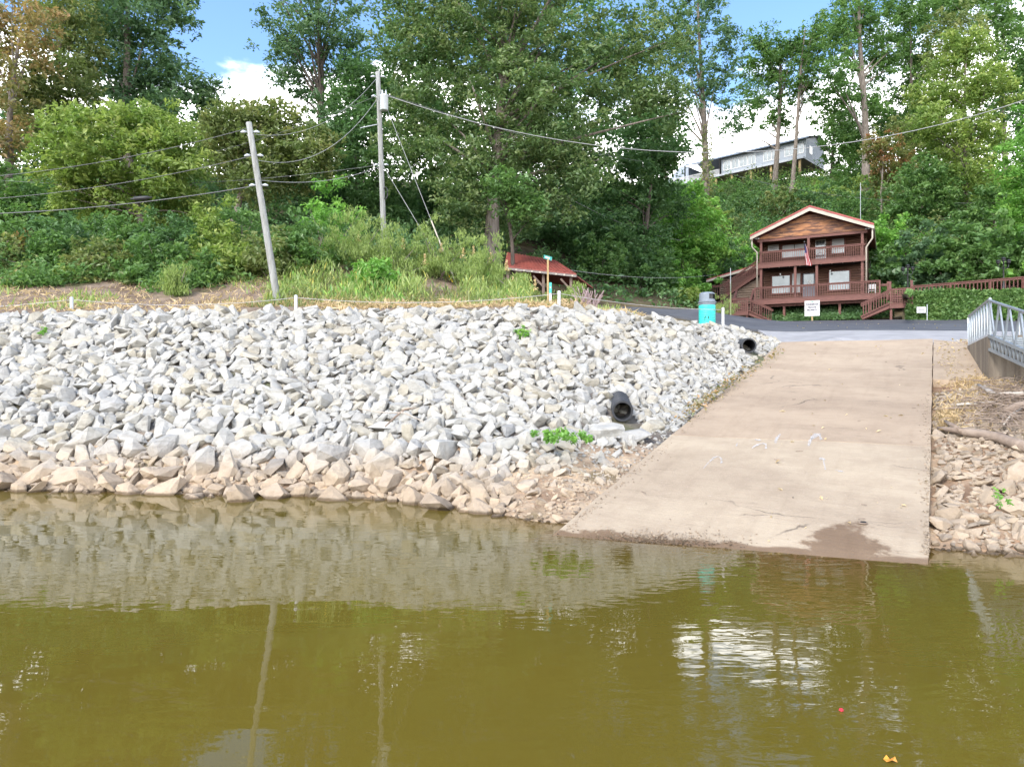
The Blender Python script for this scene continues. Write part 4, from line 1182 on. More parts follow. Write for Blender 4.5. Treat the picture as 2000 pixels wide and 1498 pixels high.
f2 = mrange(nt, noise(nt, mapped(nt, tco, (0.5, 1, 3), (0, 0, 0), (3, 0, 1)), 2.0, 6, 0.65), 0.60, 0.72)
col = mix(nt, f2, col, (0.50, 0.36, 0.22))
bs = nd(nt, 'BsdfPrincipled', {'Roughness': 0.8, 'Base Color': col}); nt.links.new(bs.outputs[0], out.inputs[0])
M_GABLE = m
m, nt, out = new_mat('flag_canton')
bs = nd(nt, 'BsdfPrincipled', {'Roughness': 0.8, 'Base Color': c4((0.03, 0.035, 0.12))}); nt.links.new(bs.outputs[0], out.inputs[0])
M_NAVY = m
M_FRED = mat('flag_red', (0.42, 0.025, 0.04), None, rough=0.85)


def text(name, body, size, m, parent, loc, rot=(R(90), 0, 0), sx=1.0, ext=0.003):
    cu = bpy.data.curves.new(name, 'FONT')
    cu.body = body; cu.size = size; cu.align_x = 'CENTER'; cu.align_y = 'CENTER'; cu.extrude = ext; cu.resolution_u = 2; cu.offset = size * 0.035
    t = bpy.data.objects.new(name, cu); C.objects.link(t)
    bpy.context.view_layer.update()
    me = bpy.data.meshes.new_from_object(t.evaluated_get(bpy.context.evaluated_depsgraph_get()))
    bpy.data.objects.remove(t)
    me.name = name; me.materials.clear()
    o = link(name, me, m, parent)
    o.location = loc; o.rotation_euler = rot; o.scale = (sx, 1, 1)
    return o


def one(shape, name, label, cat, m, group=None, smooth=False):
    return prop(shape.build(name, m, None, smooth), label, cat, group)


# ------------------------------------------------------------------ the cabin
cab = empty('cabin', 'two-storey brown log cabin with red roof, balcony and stairs above the road', 'cabin', (21.86, 52.0, 6.72), R(-28))
ZD, ZU, ZB = 1.66, 4.42, 6.34                # deck floor, balcony floor, underside of the gable
HW, WY, BY = 3.55, 1.85, 10.0                # half width, front wall, back wall


def siding(mb, x0, x1, y, z0, z1, ax='x', step=0.19, t=0.07, out_=-1):
    """Courses of half-round logs."""
    z = z0
    while z < z1 - 0.02:
        h = min(step, z1 - z)
        n = 5
        pr = [(math.sin(math.pi * k / (n - 1)) * t, z + h * k / (n - 1)) for k in range(n)]
        vs = []
        for e in (x0, x1):
            for o_, zz in pr:
                vs.append((e, y + out_ * o_, zz) if ax == 'x' else (y + out_ * o_, e, zz))
        mb.add(vs, [(k, k + 1, n + k + 1, n + k) for k in range(n - 1)])
        z += h
    return mb


sd = MB()
sd.bx(-HW, HW, WY + 0.02, BY, ZD - 0.1, 7.0)
wall = sd.build('wall', M_LOG, cab)
siding(MB(), -HW, HW, WY + 0.02, ZD, ZU - 0.2).build('log_course', M_LOG, wall)
siding(MB(), -HW, HW, WY + 0.02, ZU, 6.9).build('log_course', M_LOG, wall)
siding(MB(), WY, BY, HW, ZD, 6.6, 'y', out_=1).build('log_course', M_LOG, wall)
siding(MB(), WY, BY, -HW, 0.2, 6.6, 'y', out_=-1).build('log_course', M_LOGG, wall)
# roof: two slopes, cream rakes, red edge
EV, PK = 6.50, 8.24
rf = MB()
ex = 4.12
for s in (-1, 1):
    rf.prism([(0, -0.62, PK), (s * ex, -0.62, EV), (s * ex, BY + 0.5, EV), (0, BY + 0.5, PK)], (0, 0, 0.10))
roof = rf.build('roof', M_REDMET, cab)
for s in (-1, 1):
    MB().prism([(0, -0.66, PK - 0.26), (s * (ex + 0.02), -0.66, EV - 0.24), (s * (ex + 0.02), -0.66, EV - 0.003), (0, -0.66, PK - 0.003)], (0, 0.05, 0)).build('rake_board', M_CREAM, roof)
    MB().prism([(0, -0.69, PK + 0.0), (s * (ex + 0.03), -0.69, EV + 0.0), (s * (ex + 0.03), -0.69, EV + 0.13), (0, -0.69, PK + 0.13)], (0, 0.06, 0)).build('roof_edge', M_REDMET, roof)
    MB().bx(s * ex - 0.06, s * ex + 0.06, -0.60, BY + 0.5, EV - 0.17, EV - 0.04).build('gutter', M_CREAM, roof)
    MB().prism([(s * 3.5, 0.02, EV + 0.08), (s * ex, 0.02, EV - 0.21), (s * ex, BY, EV - 0.21), (s * 3.5, BY, EV + 0.08)], (0, 0, 0.02)).build('soffit', M_STAIN, roof)
# gable boards, each its own plank
gz = ZB
k = 0
while gz < PK - 0.45:
    h = 0.185
    half = lambda z: (PK - 0.24 - z) / (PK - EV) * ex
    a, b = min(half(gz), 3.75), min(half(gz + h), 3.75)
    cuts = sorted([-a] + [random.uniform(-a * 0.7, a * 0.7)] + [a]) if k < 6 else [-a, a]
    for c0, c1 in zip(cuts[:-1], cuts[1:]):
        t0 = max(c0, -b) if c0 == -a else c0; t1 = min(c1, b) if c1 == a else c1
        if t1 - t0 < 0.05: continue
        y = -0.02 - random.uniform(0, 0.03)
        MB().prism([(c0 + 0.004, y, gz + 0.004), (c1 - 0.004, y, gz + 0.004), (t1 - 0.004, y, gz + h - 0.006), (t0 + 0.004, y, gz + h - 0.006)], (0, 0.05, 0)).build('gable_plank', M_GABLE, cab)
    gz += h; k += 1
MB().bx(-3.72, 3.72, -0.01, 0.16, ZB - 0.2, ZB - 0.004).build('gable_beam', M_STAIN, cab)
# openings
def window(x0, x1, z0, z1, m=M_GLASS, split=1, frame=M_STAIN, y=WY, muntin=False, parent=cab, blind=0.0):
    w = MB()
    for a, b, c, d in ((x0 - .09, x1 + .09, z1, z1 + .09), (x0 - .09, x1 + .09, z0 - .09, z0), (x0 - .09, x0, z0, z1), (x1, x1 + .09, z0, z1)):
        w.bx(a, b, y - 0.13, y - 0.055, c, d)
    f = w.build('window', frame, parent)
    n = split
    for i in range(n):
        a, b = x0 + (x1 - x0) * i / n, x0 + (x1 - x0) * (i + 1) / n
        MB().bx(a + 0.02, b - 0.02, y - 0.095, y - 0.08, z0, z1).build('pane', m, f)
        if blind: MB().bx(a + 0.03, b - 0.03, y - 0.102, y - 0.097, z1 - (z1 - z0) * blind, z1 - 0.02).build('blind', M_BLIND, f)
    return f
window(-2.92, -1.62, 2.42, 3.74)
window(1.12, 2.50, 2.44, 3.80)
window(-2.18, -0.42, 5.12, 6.08, split=2, blind=0.55)
window(1.30, 2.16, 5.16, 6.24, blind=0.75)
window(-1.48, -0.86, 2.40, 3.84, m=M_BLIND, split=1)
dr = MB().bx(-0.70, 0.14, WY - 0.12, WY - 0.05, ZD, 3.80).build('door', M_DOOR, cab)
MB().bx(-0.62, 0.06, WY - 0.15, WY - 0.13, 2.9, 3.72).build('pane', M_GLASS, dr)
MB().bx(-0.34, -0.14, WY - 0.17, WY - 0.155, 3.0, 3.24).build('notice', M_WHITE, dr)
MB().lathe([(0.001, 0), (0.035, 0.0), (0.035, 0.05), (0.001, 0.05)], 10, (-0.62, WY - 0.17, 2.65)).build('knob', M_GALV, dr)
dr = MB().bx(0.17, 0.90, WY - 0.12, WY - 0.05, ZU, 6.26).build('door', M_WHITE, cab)
for r_ in range(5):
    for c_ in range(3):
        MB().bx(0.235 + c_ * 0.205, 0.42 + c_ * 0.205, WY - 0.14, WY - 0.12, 4.62 + r_ * 0.32, 4.90 + r_ * 0.32).build('pane', M_GLASS, dr)
bd = MB().bx(-3.22, -2.42, WY - 0.12, WY - 0.06, 5.72, 6.18).build('notice_board', M_WHITE, cab)
for r_ in range(4): MB().bx(-3.12, -2.52, WY - 0.126, WY - 0.121, 5.80 + r_ * 0.09, 5.835 + r_ * 0.09).build('printed_line', M_DOOR, bd)


def railing(parent, p, q, h=0.98, step=0.165, m=M_STAIN, post_ends=True, bal=0.04, thing_name='railing', low=0.09):
    """Straight or sloping railing from p to q (floor points): rails as the part, each baluster a sub-part."""
    p, q = Vector(p), Vector(q)
    up = Vector((0, 0, 1))
    w = MB()
    w.beam(p + up * (h - 0.02), q + up * (h - 0.02), 0.13, 0.045)
    w.beam(p + up * (h - 0.09), q + up * (h - 0.09), 0.045, 0.09)
    w.beam(p + up * (low), q + up * (low), 0.045, 0.09)
    rl = w.build(thing_name, m, parent)
    L_ = (q - p).length
    n = max(int(L_ / step), 2)
    t = (q - p).normalized()
    me = None
    for i in range(1, n):
        c = p.lerp(q, i / n)
        b = MB().bx(-bal / 2, bal / 2, -bal / 2, bal / 2, low, h - 0.06).build('baluster', m, rl) if me is None else link('baluster', me, m, rl)
        me = b.data
        b.location = c + Vector((0, -0.045, 0)) if abs(t.y) < 0.5 else c
    return rl


def post(x, y, z0, z1, w=0.14, m=M_STAIN, parent=cab, name='post'):
    return MB().bx(x - w / 2, x + w / 2, y - w / 2, y + w / 2, z0, z1).build(name, m, parent)


# balcony
fl = MB().bx(-HW - 0.08, HW + 0.05, -0.10, WY, ZU - 0.10, ZU).build('balcony_floor', M_STAIN, cab)
MB().bx(-HW - 0.10, HW + 0.07, -0.16, -0.105, ZU - 0.28, ZU + 0.02).build('fascia_board', M_STAIN, fl)
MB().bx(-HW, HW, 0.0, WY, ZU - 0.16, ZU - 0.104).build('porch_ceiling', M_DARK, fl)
for i in range(9):
    x = -2.9 + i * 0.72
    MB().lathe([(0.001, 0), (0.03, 0.01), (0.038, 0.04), (0.028, 0.08), (0.001, 0.085)], 8, (x, 0.12, ZU - 0.30)).build('light_bulb', M_WHITE, fl)
railing(cab, (-HW - 0.03, -0.06, ZU), (HW + 0.02, -0.06, ZU), 0.98, 0.145)
railing(cab, (-HW - 0.03, 0.0, ZU), (-HW - 0.03, WY - 0.1, ZU), 0.98, 0.15)
railing(cab, (HW + 0.02, 0.0, ZU), (HW + 0.02, WY - 0.1, ZU), 0.98, 0.15)
for x in (-3.46, -0.14, 3.40): post(x, 0.06, ZU, ZB - 0.2, 0.17)
for x in (-3.46, -1.05, 0.42, 3.40): post(x, 0.06, ZD, ZU - 0.12, 0.17)
# deck
dk = MB().bx(-3.85, 4.55, -0.55, WY, ZD - 0.08, ZD).build('deck', M_STAIN, cab)
MB().bx(-3.87, 4.57, -0.61, -0.555, ZD - 0.30, ZD + 0.02).build('fascia_board', M_STAIN, dk)
MB().bx(-3.6, 4.4, -0.2, -0.06, ZD - 0.46, ZD - 0.22).build('beam', M_STAIN, dk)
railing(cab, (-3.80, -0.50, ZD), (4.50, -0.50, ZD), 1.02, 0.165)
railing(cab, (4.50, -0.40, ZD), (4.50, WY, ZD), 1.02, 0.165)
for x in (-3.80, 4.50): post(x, -0.50, ZD - 0.25, ZD + 1.0, 0.12)
for x in (-3.5, -1.80, 0.1, 1.95, 3.9): post(x, -0.13, -0.3, ZD - 0.46, 0.16)
for x in (-3.0, 0.5, 4.0): post(x, 1.5, -0.3, ZD - 0.1, 0.16)
# left landing and flights
def lattice(parent, x0, x1, y, z0, z1):
    f = MB()
    f.bx(x0, x1, y - 0.03, y + 0.03, z1 - 0.10, z1); f.bx(x0, x1, y - 0.03, y + 0.03, z0, z0 + 0.26)
    f.bx(x0, x0 + 0.10, y - 0.03, y + 0.03, z0 + 0.26, z1 - 0.1); f.bx(x1 - 0.10, x1, y - 0.03, y + 0.03, z0 + 0.26, z1 - 0.1)
    o = f.build('lattice_panel', M_STAIN, parent)
    x = x0 + 0.18
    while x < x1 - 0.12:
        MB().bx(x - 0.025, x + 0.025, y - 0.02, y - 0.003, z0 + 0.26, z1 - 0.1).build('lattice_strip', M_STAIN, o); x += 0.14
    z = z0 + 0.36
    while z < z1 - 0.14:
        MB().bx(x0 + 0.1, x1 - 0.1, y + 0.003, y + 0.02, z - 0.025, z + 0.025).build('lattice_strip', M_STAIN, o); z += 0.12
    MB().bx(x0 - 0.03, x1 + 0.03, y - 0.07, y + 0.07, z1 + 0.002, z1 + 0.05).build('cap_rail', M_STAIN, o)
    return o


def flight(parent, p, q, width, n, side='y'):
    """Steps from p (upper edge) down to q; width along the other plan axis."""
    p, q = Vector(p), Vector(q)
    s = MB()
    wv = Vector((0, width, 0)) if side == 'y' else Vector((width, 0, 0))
    for e in (Vector((0, 0, 0)), wv):
        s.beam(p + e - Vector((0, 0, 0.12)), q + e - Vector((0, 0, 0.06)), 0.06, 0.26)
    st = s.build('stringer', M_STAIN, parent)
    for i in range(n):
        c = p.lerp(q, (i + 0.5) / n) + wv * 0.5
        run = (q - p) / n
        d = (abs(run.x) + 0.04, width, 0.045) if side == 'y' else (width, abs(run.y) + 0.04, 0.045)
        MB().box(c, d).build('tread', M_STAIN, st)
    return st


LY = -2.0
MB().bx(-5.40, -4.05, LY, -0.62, 0.70, 0.78).build('landing', M_STAIN, cab)
lattice(cab, -5.40, -4.05, LY - 0.05, 0.50, 1.72)
for x in (-5.3, -4.15):
    post(x, LY + 0.1, -0.3, 0.70, 0.13); post(x, -0.75, -0.3, 0.70, 0.13)
railing(cab, (-5.36, LY, 0.78), (-5.36, -0.8, 0.78), 0.98)
flight(cab, (-4.03, LY + 0.1, 0.76), (-2.55, LY + 0.1, 0.05), 1.0, 4)
railing(cab, (-4.03, LY, 0.74), (-2.45, LY, -0.06), 0.98, 0.165)
railing(cab, (-4.03, LY + 1.1, 0.74), (-2.45, LY + 1.1, -0.06), 0.98, 0.165)
MB().bx(-5.40, -3.86, 0.5, WY, ZD - 0.08, ZD).build('deck', M_STAIN, cab)
flight(cab, (-5.25, 0.48, ZD), (-5.25, -0.65, 0.80), 1.1, 4, 'x')
for x in (-5.34, -4.08):
    w = MB().beam((x, 0.55, ZD + 1.02), (x, -0.72, 1.78), 0.15, 0.06)
    hr = w.build('sloping_rail', M_STAIN, cab)
    for i in range(6): MB().bx(-0.02, 0.02, -0.02, 0.02, -0.86, -0.03).build('baluster', M_STAIN, hr).location = Vector((x, 0.45, ZD + 1.0)).lerp(Vector((x, -0.65, 1.80)), i / 5)
# right landing and flight
MB().bx(5.12, 6.55, LY, -0.62, 0.74, 0.82).build('landing', M_STAIN, cab)
lattice(cab, 5.12, 6.50, LY - 0.05, 0.52, 1.80)
for x in (5.2, 6.42):
    post(x, LY + 0.1, -0.3, 0.74, 0.14); post(x, -0.75, -0.3, 0.74, 0.14)
flight(cab, (5.10, LY + 0.1, 0.80), (3.42, LY + 0.1, 0.05), 1.0, 5)
railing(cab, (5.10, LY, 0.80), (3.36, LY, -0.04), 1.0, 0.165)
railing(cab, (5.10, LY + 1.1, 0.80), (3.36, LY + 1.1, -0.04), 1.0, 0.165)
flight(cab, (5.2, 0.48, ZD), (5.2, -0.65, 0.86), 1.2, 4, 'x')
MB().bx(4.58, 6.5, 0.5, WY, ZD - 0.08, ZD).build('deck', M_STAIN, cab)
for x in (5.14, 6.46): MB().beam((x, 0.55, ZD + 0.98), (x, -0.72, 1.82), 0.16, 0.07).build('sloping_rail', M_STAIN, cab)
post(5.0, 0.5, ZD - 0.3, ZD + 1.0, 0.12)
MB().bx(4.56, 5.0, 0.46, 0.54, ZD + 0.70, ZD + 0.86).build('rail', M_STAIN, cab)
# side stair up to the balcony, its landing and the low wing behind
flight(cab, (-3.75, 2.3, ZU), (-6.75, 2.3, 2.45), 1.0, 10)
railing(cab, (-3.75, 2.25, ZU), (-6.75, 2.25, 2.45), 0.98, 0.16)
railing(cab, (-3.75, 3.35, ZU), (-6.75, 3.35, 2.45), 0.98, 0.16)
MB().bx(-8.95, -6.76, 2.2, 3.5, 2.32, 2.42).build('landing', M_STAIN, cab)
railing(cab, (-8.90, 2.25, 2.42), (-6.80, 2.25, 2.42), 0.98, 0.165)
railing(cab, (-8.90, 2.3, 2.42), (-8.90, 3.4, 2.42), 0.98, 0.165)
for x in (-8.85, -6.85): post(x, 2.35, -0.3, 2.32, 0.14)
wg = MB().bx(-7.4, -HW - 0.03, 4.4, 9.0, 0.2, 4.3).build('side_wing', M_LOGG, cab)
siding(MB(), -7.4, -HW - 0.03, 4.38, 0.2, 4.3).build('log_course', M_LOGG, wg)
MB().prism([(-3.6, 3.7, 5.18), (-8.35, 3.7, 4.08), (-8.35, 9.4, 4.08), (-3.6, 9.4, 5.18)], (0, 0, 0.09)).build('wing_roof', M_REDMET, wg)
MB().prism([(-3.6, 3.66, 4.98), (-8.37, 3.66, 3.90), (-8.37, 3.66, 4.077), (-3.6, 3.66, 5.177)], (0, 0.035, 0)).build('rake_board', M_CREAM, wg)
MB().prism([(-7.3, 2.62, 0.2), (-3.75, 2.62, 0.2), (-3.75, 2.62, ZU - 0.4), (-6.9, 2.62, 2.2), (-7.3, 2.62, 2.1)], (0, 1.6, 0)).build('lower_room', M_LOGG, cab)
siding(MB(), -5.6, -3.75, 2.60, 0.2, 3.1).build('log_course', M_LOGG, cab)
# downpipes, lights, ladder
for s, pts in ((-1, [(-4.05, -0.45, 6.45), (-4.05, -0.45, 5.75), (-3.72, -0.2, 5.35), (-3.72, -0.2, ZD + 0.9)]), (1, [(4.05, -0.45, 6.45), (4.05, -0.45, 5.65), (3.66, -0.2, 5.1), (3.66, -0.2, ZD + 0.05)]),
               (2, [(4.1, 9.5, 6.4), (4.1, 9.5, 6.1), (3.7, 9.2, 5.7), (3.7, 9.2, 1.6)])):
    MB().tube(pts, 0.055, 8).build('downpipe', M_CREAM, cab, True)
for x in (-3.75, 3.72):
    fl_ = MB().lathe([(0.02, 0.0), (0.07, 0.02), (0.085, 0.09), (0.02, 0.10)], 10, (x - 0.07, -0.08, ZB + 0.02))
    fl_.lathe([(0.02, 0.0), (0.07, 0.02), (0.085, 0.09), (0.02, 0.10)], 10, (x + 0.1, -0.08, ZB + 0.02)).build('floodlight', M_WHITE, cab)
MB().tube([(3.3, -0.5, 7.0), (3.3, -0.5, 9.6)], 0.02, 6).build('antenna', M_SIGNMET, cab)
for x in (-2.2, 1.25):
    MB().lathe([(0.001, 0.16), (0.05, 0.15), (0.07, 0.06), (0.03, 0.0), (0.001, 0.0)], 10, (x, 0.9, ZU - 0.75)).build('pendant_lamp', M_WHITE, cab)
    MB().tube([(x, 0.9, ZU - 0.6), (x, 0.9, ZU - 0.16)], 0.012, 5).build('lamp_rod', M_DARK, cab)
# chair on the deck
ch = MB()
for dx in (-.22, .22):
    for dy in (-.2, .2): ch.bx(4.0 + dx - .02, 4.0 + dx + .02, 0.9 + dy - .02, 0.9 + dy + .02, ZD, ZD + (0.62 if dy < 0 else 0.95))
ch.bx(3.76, 4.24, 0.68, 1.12, ZD + 0.42, ZD + 0.46); ch.bx(3.76, 4.24, 1.09, 1.12, ZD + 0.6, ZD + 0.95)
c_ = ch.build('chair', M_WHITE); c_.matrix_world = cab.matrix_basis.copy()
prop(c_, 'white plastic chair on the cabin deck behind the railing', 'chair')
# flag on its staff
bpy.context.view_layer.update()
CM = cab.matrix_basis.copy()
flag = empty('flag', 'limp stars and stripes flag hanging from the cabin balcony', 'flag', CM @ Vector((-0.35, -0.35, ZU)), R(-28))
MB().tube([(0.02, 0.2, 0.5), (-0.02, -0.25, 1.32)], 0.018, 8).build('staff', M_BLACK, flag)
MB().lathe([(0.001, 0), (0.03, 0.02), (0.03, 0.04), (0.001, 0.06)], 8, (-0.02, -0.26, 1.32)).build('finial', M_GALV, flag)
def cloth(u0, u1, v0, v1, m, name):
    vs, fs = [], []
    nu, nv = 5, 10
    for j in range(nv + 1):
        v = v0 + (v1 - v0) * j / nv
        for i in range(nu + 1):
            u = u0 + (u1 - u0) * i / nu
            wd = 0.10 + 0.30 * (v ** 0.8)
            vs.append((-0.02 + u * wd + 0.10 * v + 0.02 * math.sin(v * 9), -0.27 + 0.06 * math.sin(u * 15 + v * 2.5) + 0.02 * v, 1.20 - v * 1.55 - 0.08 * u))
    n = nu + 1
    fs = [(j * n + i, j * n + i + 1, (j + 1) * n + i + 1, (j + 1) * n + i) for j in range(nv) for i in range(nu)]
    return MB().add(vs, fs).build(name, m, flag, True, False)
for i in range(7):
    a, b = i / 7, (i + 1) / 7
    v0 = 0.42 if a < 0.55 else 0.0
    cloth(a, b, v0, 1.0, M_FRED if i % 2 == 0 else M_WHITE, 'stripe')
cn_ = cloth(0.0, 4 / 7, 0.0, 0.42, M_NAVY, 'canton')
for i in range(9):
    u, v = (0.1 + 0.16 * (i % 3)), 0.10 + 0.12 * (i // 3)
    wd = 0.10 + 0.30 * (v ** 0.8)
    MB().lathe([(0.001, 0.0), (0.012, 0.003), (0.001, 0.006)], 5, (-0.02 + u * wd + 0.1 * v, -0.345, 1.2 - v * 1.55)).build('star', M_WHITE, cn_)
# property sign in front of the deck
ps = empty('property_sign', 'white property sign on a post in front of the cabin deck', 'sign', CM @ Vector((0.32, -2.35, 0)), R(-28))
MB().bx(-0.05, 0.05, 0.0, 0.07, -0.4, 1.2).build('post', M_WOODP, ps)
pb = MB().bx(-0.49, 0.49, -0.05, 0.0, 0.20, 1.28).build('board', M_WHITE, ps)
for t_, z_, s_, mm in (('THE', 1.19, 0.13, M_TEALINK), ('PONDEROSA', 1.01, 0.165, M_INK), ('PRIVATE', 0.80, 0.165, M_INK), ('PROPERTY', 0.61, 0.165, M_INK)):
    text('lettering', t_, s_, mm, pb, (0, -0.055, z_), sx=0.86)


# ------------------------------------------------------------------ fence, ramp-side hedge, lamps right of the cabin
fen = empty('boardwalk_fence', 'long red-brown baluster fence on the boardwalk right of the cabin', 'fence')
fa = CM @ Vector((6.5, -0.7, 0)); fb = P(2000, 541, 44.2); fc = P(2330, 541, 40)
FZ = 7.50
def v3(p, z): return Vector((p.x, p.y, z))
for a, b in ((v3(fa, FZ), v3(fb, FZ)), (v3(fb, FZ), v3(fc, FZ))):
    L_ = (b - a).length; n = int(L_ / 0.21)
    w = MB().beam(a + Vector((0, 0, 1.32)), b + Vector((0, 0, 1.32)), 0.14, 0.05).beam(a + Vector((0, 0, 1.24)), b + Vector((0, 0, 1.24)), 0.045, 0.1).beam(a + Vector((0, 0, 0.08)), b + Vector((0, 0, 0.08)), 0.045, 0.1)
    rl = w.build('rail', M_STAIN, fen)
    me = None
    for i in range(n):
        c = a.lerp(b, (i + 0.5) / n)
        o = MB().bx(-0.024, 0.024, -0.024, 0.024, 0.06, 1.26).build('baluster', M_STAIN, rl) if me is None else link('baluster', me, M_STAIN, rl)
        me = o.data; o.location = c
    for i in range(int(L_ / 2.2) + 1):
        c = a.lerp(b, min(i * 2.2 / L_, 1)); MB().box((c.x, c.y, FZ + 0.35), (0.12, 0.12, 1.9)).build('post', M_STAIN, fen)
MB().beam(v3(fa, FZ - 0.06) + Vector((0.3, 0.7, 0)), v3(fc, FZ - 0.06) + Vector((0.3, 0.9, 0)), 1.4, 0.08).build('boardwalk', M_GREYW, fen)
# weathered board wall behind the fence
bw = empty('board_wall', 'weathered grey plank wall rising behind the boardwalk fence', 'wall')
wa, wb = P(1845, 575, 47.2) + Vector((0.5, 1.2, 0)), P(2300, 500, 42.5) + Vector((0.5, 1.4, 0))
for i in range(6):
    z = FZ - 0.1 + i * 0.19
    st = wa.lerp(wb, i * 0.085)
    MB().beam(v3(st, z), v3(wb, z + 0.0), 0.05, 0.175).build('plank', M_GREYW, bw)
for i in range(5):
    c = wa.lerp(wb, 0.15 + i * 0.2); MB().box((c.x, c.y + 0.09, FZ + 0.2), (0.1, 0.1, 1.6)).build('post', M_GREYW, bw)
# ivy bank between fence and road, and under the deck
def ivy_bank(name, label, corners, n, leaf, size, h):
    (a, b, c, d) = corners                       # a-b along the road, d-c along the top
    u, v = rng.random(n), rng.random(n)
    A, B, C_, D_ = (np.array(q) for q in corners)
    pts = ((1 - u)[:, None] * A + u[:, None] * B) * (1 - v)[:, None] + ((1 - u)[:, None] * D_ + u[:, None] * C_) * v[:, None]
    bump = 0.5 + 0.5 * np.sin(pts[:, 0] * 2.1 + pts[:, 1] * 1.3) * np.sin(pts[:, 0] * 0.9 - v * 5)
    pts[:, 2] += rng.random(n) * h * (0.35 + 0.65 * bump) * np.minimum(1, 0.3 + v * 3)
    pts[:, 1] -= rng.random(n) * 0.25
    tint = 0.30 + 0.3 * bump + 0.35 * (rng.random(n) - 0.3)
    V, Fc, T = leaf_cloud(pts, size, tint, up=0.2, aspect=0.75)
    return link(name, np_mesh(name, V, Fc, {'tint': T}), LEAF[leaf])
hd = empty('ivy_bank', 'clipped green ivy bank between the road and the boardwalk fence', 'hedge', lie(1900, 626))
sv, sf, lv = [], [], []
NU, NV = 40, 6
for i in range(NU + 1):
    px = 1766 + (2330 - 1766) * i / NU
    d0 = 47.3 + (px - 1766) / 564 * (38.4 - 47.3)
    for j in range(NV + 1):
        t = j / NV
        py = 627 + (569 - 627) * t + 2 * math.sin(px * 0.05)
        q = P(px, py, min(d0 + 0.45 * t, lie(px, py, 38.0, 60.0).y - 0.15 if t > 0.01 else d0))
        lv.append(q); sv.append(q + Vector((0, 0.22, -0.10)))
n = NV + 1
sf = [(i * n + j, (i + 1) * n + j, (i + 1) * n + j + 1, i * n + j + 1) for i in range(NU) for j in range(NV)]
o = MB().add(sv, sf).build('soil', mat('hedge_soil', (0.06, 0.05, 0.03), (0.09, 0.075, 0.045), 3, 0.95), hd, True, False); o.matrix_parent_inverse = Matrix.Translation(-hd.location)
LV = np.array(lv).reshape(NU + 1, n, 3)
k = 26000
u, v = rng.random(k) * NU, rng.random(k) * NV
i_, j_ = u.astype(int), v.astype(int); fu, fv = (u - i_)[:, None], (v - j_)[:, None]
pts = (LV[i_, j_] * (1 - fu) + LV[i_ + 1, j_] * fu) * (1 - fv) + (LV[i_, j_ + 1] * (1 - fu) + LV[i_ + 1, j_ + 1] * fu) * fv
bm_ = 0.5 + 0.5 * np.sin(pts[:, 0] * 2.7 + v * 2.0) * np.sin(pts[:, 0] * 1.1 - v * 3)
pts[:, 1] -= rng.random(k) * (0.12 + 0.25 * bm_); pts[:, 2] += (rng.random(k) - 0.3) * 0.22
V, Fc, T = leaf_cloud(pts, 0.17, 0.35 + 0.3 * bm_ + 0.4 * (rng.random(k) - 0.4), up=0.25, aspect=0.75)
o = link('foliage', np_mesh('foliage', V, Fc, {'tint': T}), LEAF['mid'], hd); o.matrix_parent_inverse = Matrix.Translation(-hd.location)
ib = [CM @ Vector((-3.9, -0.6, 0.0)), CM @ Vector((5.3, -0.6, 0.0)), CM @ Vector((5.3, 1.8, 1.1)), CM @ Vector((-3.9, 1.8, 1.1))]
prop(ivy_bank('ground_cover', '', ib, 7000, 'dark', 0.20, 0.35), 'dark green ground cover in the shade under the cabin deck', kind='stuff')
# little white sign in the ivy
ys = empty('yard_sign', 'small white notice on a metal stake in the ivy bank', 'sign', P(1800, 618, 46.4))
MB().bx(-0.33, 0.27, -0.02, 0.0, 0.22, 0.62).build('board', M_WHITE, ys)
MB().tube([(0.36, 0, -0.4), (0.36, 0, 0.78)], 0.03, 6).build('stake', M_GALV, ys)
for i in range(3): MB().bx(-0.24, 0.17, -0.026, -0.022, 0.30 + i * 0.1, 0.335 + i * 0.1).build('printed_line', M_DOOR if i < 2 else M_FRED, ys)


def lamp(label, p, h):
    l = empty('lamp_post', label, 'lamp post', p)
    MB().lathe([(0.12, 0), (0.12, 0.1), (0.06, 0.25), (0.045, 0.5), (0.045, h), (0.07, h + 0.03), (0.001, h + 0.1)], 12).build('column', M_BLACK, l, True)
    for sx, dz in ((-0.34, 0), (0.34, 0.03), (0.0, 0.18)):
        w = MB()
        if sx: w.tube([(0, 0, h - 0.35), (sx * 0.5, 0, h - 0.42), (sx * 0.95, 0, h - 0.3), (sx, 0, h - 0.12 + dz)], 0.025, 6)
        a = w.build('arm', M_BLACK, l, True) if sx else l
        MB().lathe([(0.03, 0), (0.10, 0.03), (0.115, 0.10), (0.09, 0.16), (0.16, 0.17), (0.13, 0.22), (0.001, 0.29)], 12, (sx, 0, h - 0.12 + dz)).build('lantern', M_BLACK, l, True)
    return l
lamp('black candelabra lamp post at the start of the boardwalk fence', P(1773, 575, 49.5), 1.75)
lamp('black candelabra lamp post far along the boardwalk fence, half hidden by leaves', P(1960, 565, 46.2), 1.75)


# ------------------------------------------------------------------ grey house on the hill
gh = empty('hillside_house', 'long grey house with white windows standing on posts at the hilltop', 'house', (40.2, 123.0, 36.0), R(-43.6))
